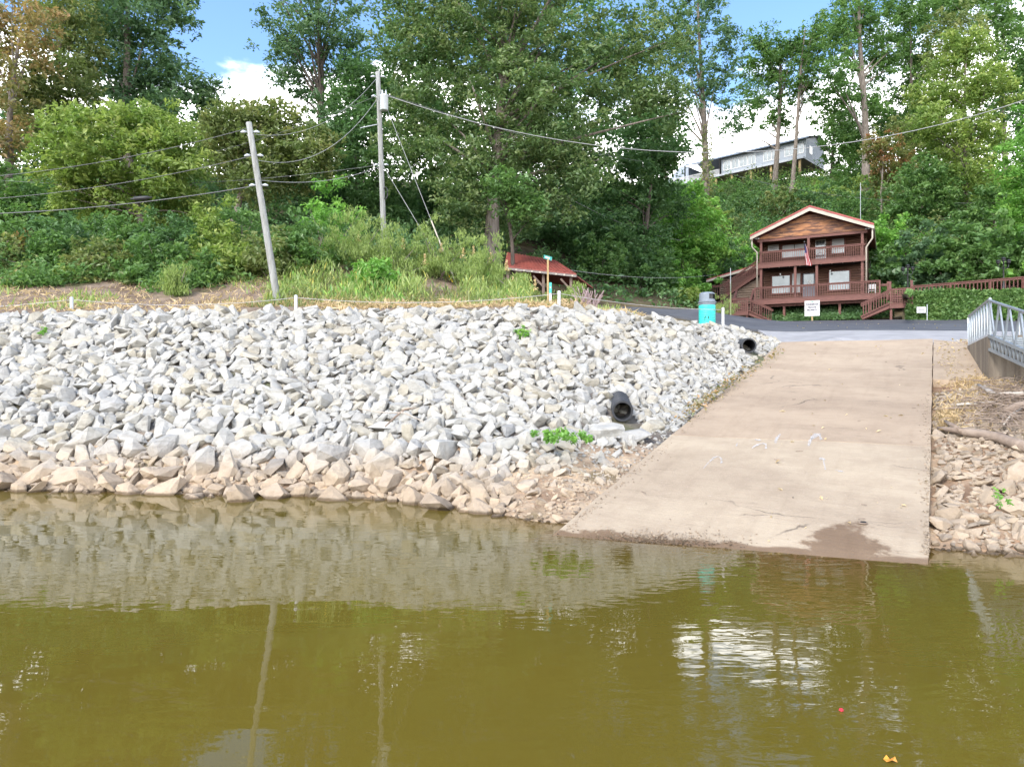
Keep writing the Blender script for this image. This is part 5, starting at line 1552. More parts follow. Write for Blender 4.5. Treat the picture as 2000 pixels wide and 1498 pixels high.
# local x runs along the facade (right end nearer), y back
GL, GR, GF, GE = -4.2, 10.6, 3.0, 6.1       # wing left, right end, floor height, eave
def gz_(x): return 0.0
wl_ = MB().bx(GL, GR, 0, 8, GF, GE).build('wall', M_GREYSIDE, gh)
for i in range(12): MB().bx(GL - 0.01, GR + 0.02, -0.035, 0.0, GF + 0.02 + i * 0.255, GF + 0.25 + i * 0.255).build('siding_board', M_GREYSIDE, wl_)
for i in range(12): MB().bx(GR, GR + 0.035, 0.0, 8.0, GF + 0.02 + i * 0.255, GF + 0.25 + i * 0.255).build('siding_board', M_GREYSIDE, wl_)
rf = MB().prism([(-11.2, -0.9, GE - 0.05), (GR + 0.8, -0.9, GE - 0.05), (GR + 0.8, 4, GE + 1.25), (-11.2, 4, GE + 1.25)], (0, 0, 0.12))
rf.prism([(-11.2, 8.9, GE - 0.05), (GR + 0.8, 8.9, GE - 0.05), (GR + 0.8, 4.004, GE + 1.25), (-11.2, 4.004, GE + 1.25)], (0, 0, 0.12))
r_ = rf.build('roof', M_GREYROOF, gh)
MB().bx(-11.2, GR + 0.8, -0.95, -0.905, GE - 0.22, GE + 0.05).build('fascia', mat('slate_fascia', (0.16, 0.20, 0.26), None, rough=0.5), r_)
MB().prism([(GR, 0, GE - 0.1), (GR, 8, GE - 0.1), (GR, 4, GE + 1.2)], (0.06, 0, 0)).build('gable', M_GREYSIDE, wl_)
def gwin(x0, x1, z0, z1, n=1):
    f = MB()
    f.bx(x0 - .12, x1 + .12, -0.09, -0.04, z0 - .12, z0); f.bx(x0 - .12, x1 + .12, -0.09, -0.04, z1, z1 + .12)
    f.bx(x0 - .12, x0, -0.09, -0.04, z0, z1); f.bx(x1, x1 + .12, -0.09, -0.04, z0, z1)
    o = f.build('window', M_WHITE, gh)
    MB().bx(x0, x1, -0.055, -0.042, z0, z1).build('pane', M_GLASS, o)
    MB().bx((x0 + x1) / 2 - .05, (x0 + x1) / 2 + .05, -0.085, -0.056, z0, z1).build('mullion', M_WHITE, o)
for x in (-3.7, -2.2, -0.7, 0.8, 3.6, 5.0): gwin(x, x + 1.2, GF + 0.85, GF + 2.35)
gwin(7.2, 8.6, GF + 0.9, GF + 2.3); gwin(9.1, 10.2, GF + 0.9, GF + 2.3)
o = MB().bx(GR + 0.04, GR + 0.09, 1.2, 2.6, GF + 0.9, GF + 2.3).build('window', M_WHITE, gh)
MB().bx(GR + 0.095, GR + 0.10, 1.35, 2.45, GF + 1.0, GF + 2.2).build('pane', M_GLASS, o)
dkk = MB().bx(-14.0, GR, -1.0, 8, GF - 0.3, GF).build('deck', mat('grey_deck_edge', (0.36, 0.38, 0.41), (0.30, 0.32, 0.35), 1, 0.7), gh)
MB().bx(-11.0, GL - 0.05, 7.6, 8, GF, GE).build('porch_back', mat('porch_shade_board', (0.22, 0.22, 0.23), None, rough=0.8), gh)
w = MB().beam((-14.0, -0.9, GF + 0.95), (GL, -0.9, GF + 0.95), 0.08, 0.06).beam((-14, -0.9, GF + 0.1), (GL, -0.9, GF + 0.1), 0.06, 0.08)
rl = w.build('railing', M_WHITE, gh)
me = None
for i in range(66):
    o = MB().bx(-0.03, 0.03, -0.03, 0.03, GF + 0.1, GF + 0.93).build('baluster', M_WHITE, rl) if me is None else link('baluster', me, M_WHITE, rl)
    me = o.data; o.location = (-13.95 + i * 0.15, -0.9, 0)
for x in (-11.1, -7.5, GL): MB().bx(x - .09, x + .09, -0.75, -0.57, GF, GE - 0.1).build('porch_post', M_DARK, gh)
for x in (-13.6, -11, -8, -5, -2, 1.5, 5, 9.8):
    MB().bx(x - .16, x + .16, -0.6, -0.28, -4.5, GF - 0.3).build('stilt', M_WOODP, gh)
MB().prism([(-17.5, 1, GF), (-11.3, 1, GF), (-11.3, 1, GE + 0.2), (-13.0, 1, GE + 0.6)], (0, 6, 0)).build('side_roof', mat('blue_grey_metal', (0.30, 0.34, 0.40), (0.26, 0.3, 0.36), 1, 0.6), gh)


# ------------------------------------------------------------------ picnic shelter
sh = empty('picnic_shelter', 'open picnic shelter with rusty red ribbed roof behind the weeds', 'shelter', (0, 0, 0))
e0, e1 = P(985, 522, 39.0), P(1126, 537, 38.0)             # front eave
r0_, r1_ = P(990, 495, 41.8), P(1086, 511, 41.0)             # ridge
b0, b1 = e0 + Vector((1.5, 5.4, 0.0)), e1 + Vector((1.5, 5.4, 0.0))
dz = Vector((0, 0, 0.06))
srf = MB().prism([e0, e1, r1_, r0_], dz).prism([r0_ + Vector((0, .004, 0)), r1_ + Vector((0, .004, 0)), b1, b0], dz).build('roof', M_REDROOF, sh)
for i in range(17):
    t = (i + 0.5) / 17
    MB().beam(e0.lerp(e1, t) + Vector((0, 0, 0.075)), r0_.lerp(r1_, t) + Vector((0, 0, 0.075)), 0.05, 0.03).build('roof_rib', M_REDROOF, srf)
MB().beam(e0 + Vector((0, 0, -0.07)), e1 + Vector((0, 0, -0.07)), 0.05, 0.11).build('fascia', M_GREYW, srf)
for i in range(9):
    c = e0.lerp(e1, (i + 0.5) / 9); MB().box((c.x, c.y - 0.05, c.z - 0.08), (0.09, 0.04, 0.09)).build('rafter_end', M_CREAM, srf)
M_SHP = mat('shelter_post_wood', (0.16, 0.115, 0.095), (0.11, 0.08, 0.065), 3, 0.85)
for t, y in ((0.05, 0.3), (0.55, 0.3), (0.93, 0.3), (0.1, 5.0), (0.93, 5.0)):
    c = e0.lerp(e1, t) + Vector((0.3 if y > 1 else 0, y, 0)); g = zt(c.x, c.y)
    MB().bx(c.x - .07, c.x + .07, c.y - .07, c.y + .07, g - 0.3, c.z - 0.10).build('post', M_SHP, sh)
    if y < 1:
        MB().beam((c.x - .05, c.y, c.z - 0.75), (c.x - 0.55, c.y, c.z - 0.2), 0.08, 0.1).build('brace', M_SHP, sh)
pt = empty('picnic_table', 'small weathered wooden table under the right end of the shelter', 'table', on_ground(1112, 39.2))
for i in range(4): MB().bx(-0.6, 0.6, -0.36 + i * 0.18, -0.20 + i * 0.18, 0.70, 0.75).build('plank', M_GREYW, pt)
for s in (-1, 1):
    MB().beam((s * 0.42, -0.33, 0.0), (s * 0.42, 0.2, 0.7), 0.08, 0.05).beam((s * 0.42, 0.33, 0.0), (s * 0.42, -0.2, 0.7), 0.08, 0.05).build('leg', M_GREYW, pt)


# ------------------------------------------------------------------ trash can, signs, posts and rope
tcn = empty('trash_can', 'turquoise ribbed trash can with grey domed lid behind the stones', 'trash can', P(1381, 634, 27.0))
tcn.scale = (0.84, 0.84, 0.84)
prof = [(0.001, 0.0), (0.37, 0.0)]
for i in range(11):
    z = 0.03 + i * 0.075; prof += [(0.372, z), (0.372, z + 0.05), (0.362, z + 0.058), (0.362, z + 0.07)]
prof += [(0.34, 0.92), (0.30, 0.97)]
MB().lathe(prof, 28).build('body', M_TEAL, tcn, True)
lid = MB().lathe([(0.33, 0.80), (0.375, 0.90), (0.375, 0.97), (0.41, 0.985), (0.41, 1.02), (0.355, 1.05), (0.345, 1.13)], 28)
lid.lathe([(0.345, 1.36), (0.335, 1.40), (0.26, 1.445), (0.12, 1.465), (0.001, 1.47)], 28)
n = 28
for k in range(n):                                    # drum of the dome, open towards the right front
    an = 2 * math.pi * k / n; an2 = 2 * math.pi * (k + 1) / n
    mid = math.degrees((an + an2) / 2)
    if 265 < mid < 345 or 85 < mid < 165: continue
    vs = [(0.345 * math.cos(a), 0.345 * math.sin(a), z) for z in (1.128, 1.362) for a in (an, an2)]
    lid.add(vs, [(0, 1, 3, 2)])
lid.build('lid', M_LID, tcn, False, False)
MB().lathe([(0.27, 0.98), (0.27, 1.40)], 16).build('liner', M_BLACK, tcn)
for s in (-1, 1): MB().beam((-0.13 + s * 0.10, -0.372, 0.22), (-0.11 + s * 0.06, -0.376, 0.36), 0.02, 0.025).build('scuff', M_BLACK, tcn)

es = empty('road_sign', 'grey metal sign seen edge-on atop a green steel post by the cabin stairs', 'sign', on_ground(1427, 45.0))
hp = P(1427, 627, 45.0).z - es.location.z
top_z = P(1427, 523, 45.0).z - es.location.z
MB().bx(-0.035, 0.035, -0.02, 0.02, -0.3, top_z - 0.9).build('post', M_POSTG, es)
oct_ = [(0.02, 0.72 * math.sin(R(22.5 + 45 * k)) * 0.5 - 0.0, top_z - 0.78 + 0.80 * math.cos(R(22.5 + 45 * k))) for k in range(8)]
sp_ = MB().prism([(-0.01 + 0.0, y * 1.0, z) for x, y, z in oct_], (0.02, 0, 0)).build('sign_plate', M_SIGNMET, es); sp_.rotation_euler = (0, 0, R(-20))

st = empty('street_sign', 'teal and white street blade on a wooden post before the shelter', 'sign', on_ground(1070, 27.4))
tz = P(1070, 506, 27.4).z - st.location.z
MB().bx(-0.035, 0.035, -0.03, 0.03, -0.3, tz).build('post', M_WOODP, st)
MB().box((0, 0, 0), (0.36, 0.02, 0.14), Matrix.Translation((0, -0.02, tz + 0.04)) @ Matrix.Rotation(R(10), 4, 'Y') @ Matrix.Rotation(R(30), 4, 'Z')).build('blade', M_SIGNTEAL, st)
MB().box((-0.03, -0.012, 0.0), (0.22, 0.006, 0.07), Matrix.Translation((0, -0.02, tz + 0.04)) @ Matrix.Rotation(R(10), 4, 'Y') @ Matrix.Rotation(R(30), 4, 'Z')).build('lettering_band', M_WHITE, st)
mk = empty('marker_post', 'slim white cable marker post with teal top before the shelter', 'marker post', P(1075, 606, 24.0))
mz = P(1075, 552, 24.0).z - mk.location.z
MB().bx(-0.04, 0.04, -0.012, 0.012, -0.3, mz - 0.36).build('post', M_WHITE, mk)
MB().bx(-0.042, 0.042, -0.014, 0.014, mz - 0.358, mz).build('cap', M_SIGNTEAL, mk)
MB().lathe([(0.001, 0), (0.024, 0.002), (0.024, 0.004), (0.001, 0.005)], 10).build('emblem', M_WHITE, mk).matrix_local = Matrix.Translation((0, -0.0145, mz - 0.17)) @ Matrix.Rotation(R(90), 4, 'X')

PST = [(-420, 584, 23.0), (140, 583, 22.4), (578, 579, 22.4), (1092, 571, 22.4), (1412, 603, 26.2)]
names = ['grey rope post beyond the left edge of the photo', 'grey rope post standing alone at the left of the bank', 'grey rope post just right of the leaning pole', 'white rope post beside the teal marker post', 'white rope post right of the trash can']
tops = []
for (px, py, d), nm in zip(PST, names):
    t = P(px, py, d); g = zt(t.x, t.y)
    tops.append(t)
    o = MB().tube([(t.x, t.y, g - 0.4), (t.x, t.y, t.z)], 0.052, 10).lathe([(0.056, 0), (0.056, 0.03), (0.03, 0.055), (0.001, 0.06)], 10, (t.x, t.y, t.z - 0.01))
    one(o, 'rope_post', nm, 'post', M_GALV if px < 800 else M_WHITE, 'posts carrying the rope along the crest')


def sag(a, b, s, n=14):
    return [a.lerp(b, i / n) - Vector((0, 0, 4 * s * (i / n) * (1 - i / n))) for i in range(n + 1)]
rl_ = ['sagging white rope at the left edge above the stones', 'sagging white rope between the left post and the leaning pole', 'sagging white rope along the weeds to the white post', 'sagging white rope from the white post to the trash can']
for i in range(4):
    a, b = tops[i] - Vector((0, 0, 0.04)), tops[i + 1] - Vector((0, 0, 0.04))
    one(MB().tube(sag(a, b, (0.28, 0.20, 0.22, 0.12)[i]), 0.010, 5), 'rope', rl_[i], 'rope', M_ROPE, 'rope barrier along the crest', True)


# ------------------------------------------------------------------ utility poles and lines
def wire(a, b, s, r, label, m=M_CABLE, n=24, name='power_line', group='overhead lines'):
    return one(MB().tube(sag(a, b, s, n), r, 5), name, label, 'power line', m, group, True)


def upole(label, pb, pt_, r0, r1, tilt=None):
    b, t = Vector(pb), Vector(pt_)
    u = empty('utility_pole', label, 'utility pole', b)
    mb = MB().tube([b + (b - t).normalized() * 0.8 + Vector((0, 0, 0))] + [b.lerp(t, i / 6) for i in range(7)], [r0 * 1.02] + [r0 + (r1 - r0) * i / 6 for i in range(7)], 12)
    o = mb.build('shaft', M_POLE, u, True); o.matrix_parent_inverse = Matrix.Translation(-b)
    return u, b, t
def upart(u, mb, name, m, smooth=True):
    o = mb.build(name, m, u, smooth); o.matrix_parent_inverse = Matrix.Translation(-u.location); return o
u1, b1_, t1_ = upole('leaning weathered utility pole rising from the stone crest', P(545, 608, 25.6), P(486, 240, 25.6), 0.132, 0.10)
u2, b2_, t2_ = upole('taller utility pole with grey transformer at the edge of the wood', P(751, 500, 33.5), P(738, 141, 33.5), 0.135, 0.105)
def at1(py, d=25.6): return P(486 + (py - 240) / 368 * 59, py, d)
def at2(py, d=33.5): return P(738 + (py - 141) / 359 * 13, py, d)
for u, c in ((u1, at1(258)), (u1, at1(304)), (u1, at1(362)), (u2, at2(150)), (u2, at2(188)), (u2, at2(322))):
    for s in (-1, 1):
        upart(u, MB().tube([c + Vector((s * 0.12, 0, 0)), c + Vector((s * 0.24, -0.02, 0.0)), c + Vector((s * 0.34, -0.02, -0.02))], [0.03, 0.055, 0.025], 8), 'insulator', M_GALV)
tp = P(751, 203, 33.4) + Vector((0, -0.1, 0))
tr_ = upart(u2, MB().lathe([(0.001, -0.36), (0.17, -0.36), (0.19, -0.33), (0.19, 0.30), (0.20, 0.31), (0.20, 0.35), (0.12, 0.39), (0.001, 0.40)], 20, tp), 'transformer', mat('transformer_grey', (0.50, 0.53, 0.55), (0.44, 0.47, 0.49), 2, 0.5))
for s in (-0.08, 0.08): upart(u2, MB().lathe([(0.03, 0), (0.05, 0.04), (0.03, 0.08), (0.05, 0.12), (0.03, 0.16), (0.012, 0.24)], 10, tp + Vector((s, 0, 0.37))), 'bushing', M_GALV)
upart(u2, MB().tube([at2(245) + Vector((-0.1, -0.1, 0)), at2(252) + Vector((-0.9, -0.1, 0.0))], 0.02, 6), 'bracket', M_GALV)
upart(u2, MB().tube([at2(378) + Vector((0.16 + 0.1 * math.cos(a), -0.05, 0.28 * math.sin(a))) for a in np.linspace(0, 6.28, 16)], 0.03, 6), 'cable_coil', M_BLACK)
ws = [
    (P(-260, 356, 25.6), at1(250), 0.5, 0.015, 'top overhead line running left from the leaning pole', M_CABLE),
    (P(-260, 398, 25.6), at1(304), 0.45, 0.015, 'middle overhead line running left from the leaning pole', M_CABLE),
    (P(-260, 420, 25.6), at1(362), 0.35, 0.022, 'thick lowest cable with splice case left of the leaning pole', M_CABLE),
    (at1(262), at2(150), 0.9, 0.014, 'top overhead line sagging between the two poles', M_CABLEP),
    (at1(312), at2(189), 1.1, 0.018, 'middle overhead line sagging between the two poles', M_CABLEP),
    (at1(352), at2(324), 0.35, 0.018, 'lower cable sagging between the two poles', M_CABLEP),
    (P(-200, 330, 38.0), at2(322), 0.9, 0.014, 'thin cable passing behind the leaning pole at mid height', M_CABLE),
    (P(180, 330, 45), at2(186), 0.8, 0.012, 'faint far line reaching the transformer pole from the left', M_CABLE),
    (P(755, 187, 33.5), P(2130, 148, 33.5), 3.15, 0.026, 'thick pale overhead cable crossing the photo to the right', M_CABLEP),
    (P(755, 185, 33.5), P(1370, 330, 60), 0.6, 0.016, 'thin line from the transformer pole into the trees right', M_CABLE),
    (P(1085, 372, 50), P(1330, 470, 58), 0.5, 0.018, 'service line dropping through the dark wood right of the oak', M_CABLEP),
    (P(1420, 338, 98), P(2080, 392, 62), 1.6, 0.028, 'service line from the grey house across the right hillside', M_CABLE),
    (P(1115, 528, 40), P(1400, 536, 56), 0.35, 0.016, 'low line from the shelter roof to the cabin', M_CABLEP),
]
for a, b, s, r, lb, mm in ws: wire(a, b, s, r * 0.72, lb, mm)
sc0, sc1 = P(255, 389, 25.6), P(297, 386, 25.6)
one(MB().tube([sc0, sc0.lerp(sc1, 0.12), sc0.lerp(sc1, 0.2), sc0.lerp(sc1, 0.8), sc0.lerp(sc1, 0.88), sc1], [0.03, 0.035, 0.075, 0.075, 0.035, 0.03], 10), 'splice_case', 'black splice case hanging on the lowest cable at the left', 'splice case', M_BLACK, None, True)
for (a, b, lb, gm, k) in ((at2(318), P(890, 549, 29.5), 'guy wire with yellow guard at its foot', M_YELLOW, 0.78), (P(757, 215, 33.5), P(893, 548, 29.3), 'longer guy wire with pale guard at its foot', M_CREAM, 0.66)):
    g = empty('guy_wire', lb + ' beside the transformer pole', 'guy wire', b)
    b = b - Vector((0, 0, 0.25))
    o = MB().tube([a, b], 0.011, 5).build('strand', M_CABLEP, g); o.matrix_parent_inverse = Matrix.Translation(-g.location)
    o = MB().tube([a.lerp(b, k), b], 0.032, 8).build('guard', gm, g); o.matrix_parent_inverse = Matrix.Translation(-g.location)


# ------------------------------------------------------------------ culvert pipes and the big flat stones below
def culvert(label, p, axis_, r, length):
    c = empty('culvert_pipe', label, 'pipe', p)
    ax = Vector(axis_).normalized()
    e1 = ax.cross(Vector((0, 0, 1))).normalized(); e2 = e1.cross(ax)
    n, k = int(length / 0.022), 28
    prof = [(0.0, r * 0.84), (0.0, r * 1.02)] + [(0.012 + i / n * length, r * (1.0 + 0.05 * (1 if (i // 2) % 2 else -1))) for i in range(n + 1)]
    prof = [(length, r * 0.84)] + prof
    vs = [ax * t + (e1 * math.cos(6.28319 * j / k) + e2 * math.sin(6.28319 * j / k)) * q for t, q in prof for j in range(k)]
    fs = [(i * k + j, i * k + (j + 1) % k, (i + 1) * k + (j + 1) % k, (i + 1) * k + j) for i in range(len(prof) - 1) for j in range(k)]
    MB().add(vs, fs).build('wall', M_PIPE, c, False, False)
    MB().tube([ax * 0.9, ax * 0.92], [r * 0.85, r * 0.85], 20).build('dark_bore', M_DARK, c)
    return c
q = lie(1216, 826)
culvert('black corrugated culvert pipe in the stones beside the ramp', P(1216, 803, q.y - 0.12), (0.10, 1.0, 0.13), 0.225, 1.5)
cu2 = culvert('black corrugated culvert pipe high in the stones at the ramp head', P(1463, 675, lie(1463, 690).y - 0.1), (0.12, 0.95, 0.03), 0.235, 1.6)
def big_stone(label, px, py, d, dims, seed, rz):
    me, _, _ = hull_variant(seed, 20, 0.75)
    me.name = 'boulder'
    me.materials.append(M_STONE)
    o = link('boulder', me)
    p = lie(px, py + 14) + Vector((0, 0.1, dims[2] * 0.22))
    o.location = p; o.scale = dims; o.rotation_euler = (R(8), R(-6), rz)
    return prop(o, label, 'boulder', None)
big_stone('large pale flat boulder below the left of the culvert mouth', 1187, 842, 13.7, (0.85, 0.62, 0.52), 913, R(15))
big_stone('large pale flat boulder below the right of the culvert mouth', 1241, 851, 13.4, (0.85, 0.6, 0.46), 922, R(-8))
big_stone('pale wedge-shaped stone between the culvert and the ramp edge', 1277, 828, 13.9, (0.62, 0.45, 0.40), 941, R(30))


# ------------------------------------------------------------------ abutment and gangway
N0, N1 = P(1930, 656, 17.3), P(1889, 675, 22.0)
rt = Vector((0.88, -0.47, 0)).normalized()
ab = MB()
zt_ = 3.36
foot = [Vector((N0.x, N0.y, 1.6)), Vector((N1.x, N1.y, 1.6)), Vector((N1.x, N1.y, 1.6)) + rt * 3.2, Vector((N0.x, N0.y, 1.6)) + rt * 3.2]
ab.prism(foot, (0, 0, zt_ - 1.6))
abo = one(ab, 'abutment', 'stained concrete abutment block carrying the gangway', 'abutment', M_ABUT)
gw = empty('gangway', 'aluminium gangway with slatted railings going down to the lake at the right', 'gangway', N0)
gd = Vector((-0.17, -0.985, 0))                      # downhill, in plan
gs = -0.275
gwid = 1.25
side = Vector((0.985, -0.17, 0))
def gp(t, s, z): return N0 + gd * t + side * s + Vector((0, 0, gs * t + z)) - Vector((N0.x, N0.y, N0.z))
GLN = 11.0
for s in (0.03, gwid):
    tr = MB().beam(gp(0, s, 0.0), gp(GLN, s, 0.0), 0.07, 0.08).beam(gp(0, s, -0.33), gp(GLN, s, -0.33), 0.06, 0.06)
    q = tr.build('truss', M_ALU, gw)
    t = 0.05; flip = False
    while t < GLN - 0.2:
        MB().beam(gp(t, s, -0.03), gp(t + 0.07, s, -0.31), 0.028, 0.028).build('lacing_bar', M_ALU, q)
        MB().beam(gp(t + 0.15, s, -0.03), gp(t + 0.08, s, -0.31), 0.028, 0.028).build('lacing_bar', M_ALU, q)
        t += 0.17
    rl = MB().tube([gp(0.0, s, 0.86), gp(GLN, s, 0.86)], 0.033, 8).build('handrail', M_ALU, gw)
    t = 0.02
    while t < GLN - 0.3:
        MB().beam(gp(t, s, 0.84), gp(t + 0.22, s, 0.03), 0.035, 0.035).build('picket', M_ALU, rl)
        MB().beam(gp(t + 0.44, s, 0.84), gp(t + 0.24, s, 0.03), 0.035, 0.035).build('picket', M_ALU, rl)
        t += 0.46
dkp = None
for i in range(60):
    MB().box((0, 0, 0), (gwid - 0.1, 0.15, 0.03), Matrix.Translation(gp(0.1 + i * 0.18, gwid / 2, 0.0)) @ Matrix.Rotation(math.atan2(side.y, side.x), 4, 'Z')).build('deck_plank', M_ALU, gw)
# approach railing standing on the abutment
dirn = (Vector((N1.x, N1.y, 0)) - Vector((N0.x, N0.y, 0))); Lab = dirn.length; dirn.normalize()
ar = empty('abutment_railing', 'aluminium railing along the top of the concrete abutment', 'railing', Vector((N0.x, N0.y, zt_)))
for s in (0.04, 1.35):
    off = rt * s
    zt2 = 0.0
    a, b = off + Vector((0, 0, 0.90)), off + dirn * Lab + Vector((0, 0, 0.92))
    rl = MB().tube([a, b], 0.033, 8).tube([off + Vector((0, 0, 0)), a], 0.035, 8).build('handrail', M_ALU, ar)
    t = 0.1
    while t < Lab - 0.1:
        MB().beam(off + dirn * t + Vector((0, 0, 0.88)), off + dirn * (t + 0.2) + Vector((0, 0, 0.0)), 0.035, 0.035).build('picket', M_ALU, rl)
        MB().beam(off + dirn * (t + 0.55) + Vector((0, 0, 0.88)), off + dirn * (t + 0.24) + Vector((0, 0, 0.0)), 0.035, 0.035).build('picket', M_ALU, rl)
        t += 0.62
    MB().beam(off + Vector((0, 0, 0.03)), off + dirn * Lab + Vector((0, 0, 0.03)), 0.06, 0.05).build('base_rail', M_GALV, ar)
e = gp(GLN, gwid / 2, 0) + Vector((N0.x, N0.y, N0.z))
one(MB().bx(e.x - 1.4, e.x + 1.4, e.y - 2.6, e.y + 0.5, -0.25, max(e.z - 0.45, 0.18)), 'float', 'floating dock at the foot of the gangway outside the photo', 'dock', M_GALV)


# ------------------------------------------------------------------ driftwood, brush, leaf litter, paint marks
def log_(label, pix, rads, m, lift=0.1, name='driftwood_log'):
    pts = [lie(*p) + Vector((0, 0, lift)) for p in pix]
    return one(MB().tube(pts, rads, 10), name, label, 'driftwood', m, None, True)
log_('long grey driftwood log lying on the rocks right of the ramp', [(1832, 848), (1862, 852), (1900, 858), (1945, 866), (1985, 880), (2040, 900)], [0.035, 0.06, 0.085, 0.095, 0.10, 0.10], M_DRIFT, 0.12)
log_('short broken branch forking from the long driftwood log', [(1846, 838), (1862, 848), (1878, 858)], [0.03, 0.05, 0.04], M_DRIFT, 0.16)
log_('bleached driftwood branch below the abutment', [(1911, 770), (1935, 784), (1960, 791), (2010, 789), (2060, 792)], [0.03, 0.05, 0.06, 0.06, 0.05], M_DRIFTP, 0.22)
log_('thin bleached driftwood stick beside the dry grass', [(1868, 803), (1900, 801), (1950, 797)], [0.03, 0.03, 0.02], M_DRIFTP, 0.14)
log_('dark driftwood trunk at the right edge below the gangway', [(1966, 822), (1990, 812), (2040, 806)], [0.08, 0.11, 0.12], M_DRIFT, 0.18)
log_('thin bent driftwood stick near the right edge', [(1960, 850), (1975, 830), (2000, 815)], [0.015, 0.02, 0.02], M_DRIFTP, 0.2)
log_('slanting dark stick in the brush pile below the gangway', [(1905, 830), (1930, 812), (1955, 798)], [0.012, 0.02, 0.015], M_DRIFT, 0.2)
rk = big_stone('round pale rock at the foot of the abutment', 1953, 735, 16.4, (0.30, 0.28, 0.34), 951, 0.3)
log_('tangled dead branch caught on the lower stones left of the pipe', [(752, 880), (770, 862), (790, 845), (812, 842)], [0.012, 0.02, 0.025, 0.01], M_DRIFT, 0.5, 'dead_branch')
log_('thin dead branch crossing the lower stones', [(700, 842), (740, 850), (790, 852), (830, 872)], [0.01, 0.014, 0.02, 0.01], M_DRIFTP, 0.5, 'dead_branch')
# brush pile: many fine sticks nobody would count
mb = MB()
for i in range(420):
    c = lie(random.gauss(1960, 40), random.gauss(805, 26))
    a = random.uniform(0, 3.14); l = random.uniform(0.1, 0.42); dz_ = random.uniform(-0.06, 0.12)
    v = Vector((math.cos(a) * l, math.sin(a) * l, dz_)); c = c + Vector((0, 0, random.uniform(0.02, 0.28)))
    mb.tube([c - v, c + Vector((0, 0, 0.03)), c + v], [0.006, 0.009, 0.004], 4, False)
prop(mb.build('brush', M_DRIFT, None, False, False), 'tangle of dead twigs washed up below the gangway', kind='stuff')
def scatter(name, label, boxes, n, leaf, size, aspect=0.5, lift=0.03, h=0.04, up=1.2):
    pts = []
    for i in range(n):
        b = random.choice(boxes)
        t = random.random()
        px = b[0] + (b[2] - b[0]) * t + random.gauss(0, b[4]); py = b[1] + (b[3] - b[1]) * t + random.gauss(0, b[5])
        q = lie(px, py); pts.append((q.x, q.y, q.z + lift + random.random() * h))
    return cover(name, label, np.array(pts), leaf, size, aspect=aspect, up=up)
scatter('leaf_litter', 'brown fallen leaves along the stone edge of the ramp', [(1325, 842, 1530, 692, 9, 5), (1345, 822, 1440, 750, 7, 4)], 750, 'rust', 0.07, 0.55, 0.22, 0.05)
scatter('dry_grass', 'dry straw grass and leaves among the rocks right of the ramp', [(1832, 750, 1935, 752, 6, 5), (1838, 828, 1860, 820, 9, 9), (1850, 790, 1960, 810, 25, 18), (1890, 760, 1990, 770, 22, 14)], 2600, 'straw', 0.13, 0.16, 0.05, 0.10, -0.2)
def ramp_at(px, py):
    """Ramp surface point at a photo pixel."""
    n_ = (RR0 - RL0).cross(U + Vector((0, 0, RSL))); n_.normalize()
    o_ = Vector((0, 0, H)); dv = (P(px, py, 1.0) - o_)
    t = (RL0 - o_).dot(n_) / dv.dot(n_)
    return o_ + dv * t
# grit washed onto the foot of the ramp and along its right edge
vv, ff, tt, k = [], [], [], 0
for i in range(1500):
    if i < 900: px, py = random.gauss(1275, 75), random.gauss(1056, 9)
    elif i < 1200: px, py = 1816 - abs(random.gauss(0, 9)), random.uniform(770, 1085)
    else:
        t = random.random(); px, py = 1095 + 430 * t + abs(random.gauss(0, 14)), 1040 - 365 * t
    q = ramp_at(px, py); s_ = random.uniform(0.012, 0.035)
    _, v_, f_ = random.choice(VARS)
    vv.append(v_ * s_ + np.array(q) + np.array([0, 0, 0.012])); ff.append(f_ + k); tt.append(np.full(len(f_), random.random())); k += len(v_)
prop(link('grit', np_mesh('grit', np.concatenate(vv), np.concatenate(ff), {'tint': np.concatenate(tt)}), M_STONE_R), 'fine gravel washed over the foot and edges of the ramp', kind='stuff')
mb = MB()
marks = prop(empty('paint_marks', 'faded white paint strokes across the middle of the ramp', 'paint marks'), None)
M_PAINTW = None
m, nt, out = new_mat('worn_white_paint')
pos = nd(nt, 'NewGeometry').outputs['Position']
f = mrange(nt, noise(nt, pos, 24, 7, 0.8), 0.34, 0.64, 0.0, 0.8)
bs = nd(nt, 'BsdfPrincipled', {'Roughness': 0.8, 'Base Color': c4((0.52, 0.51, 0.50))}); tb = nd(nt, 'BsdfTransparent')
mx = nd(nt, 'MixShader', {0: math_(nt, 'SUBTRACT', 1.0, f)}); nt.links.new(bs.outputs[0], mx.inputs[1]); nt.links.new(tb.outputs[0], mx.inputs[2]); nt.links.new(mx.outputs[0], out.inputs[0])
M_PAINTW = m
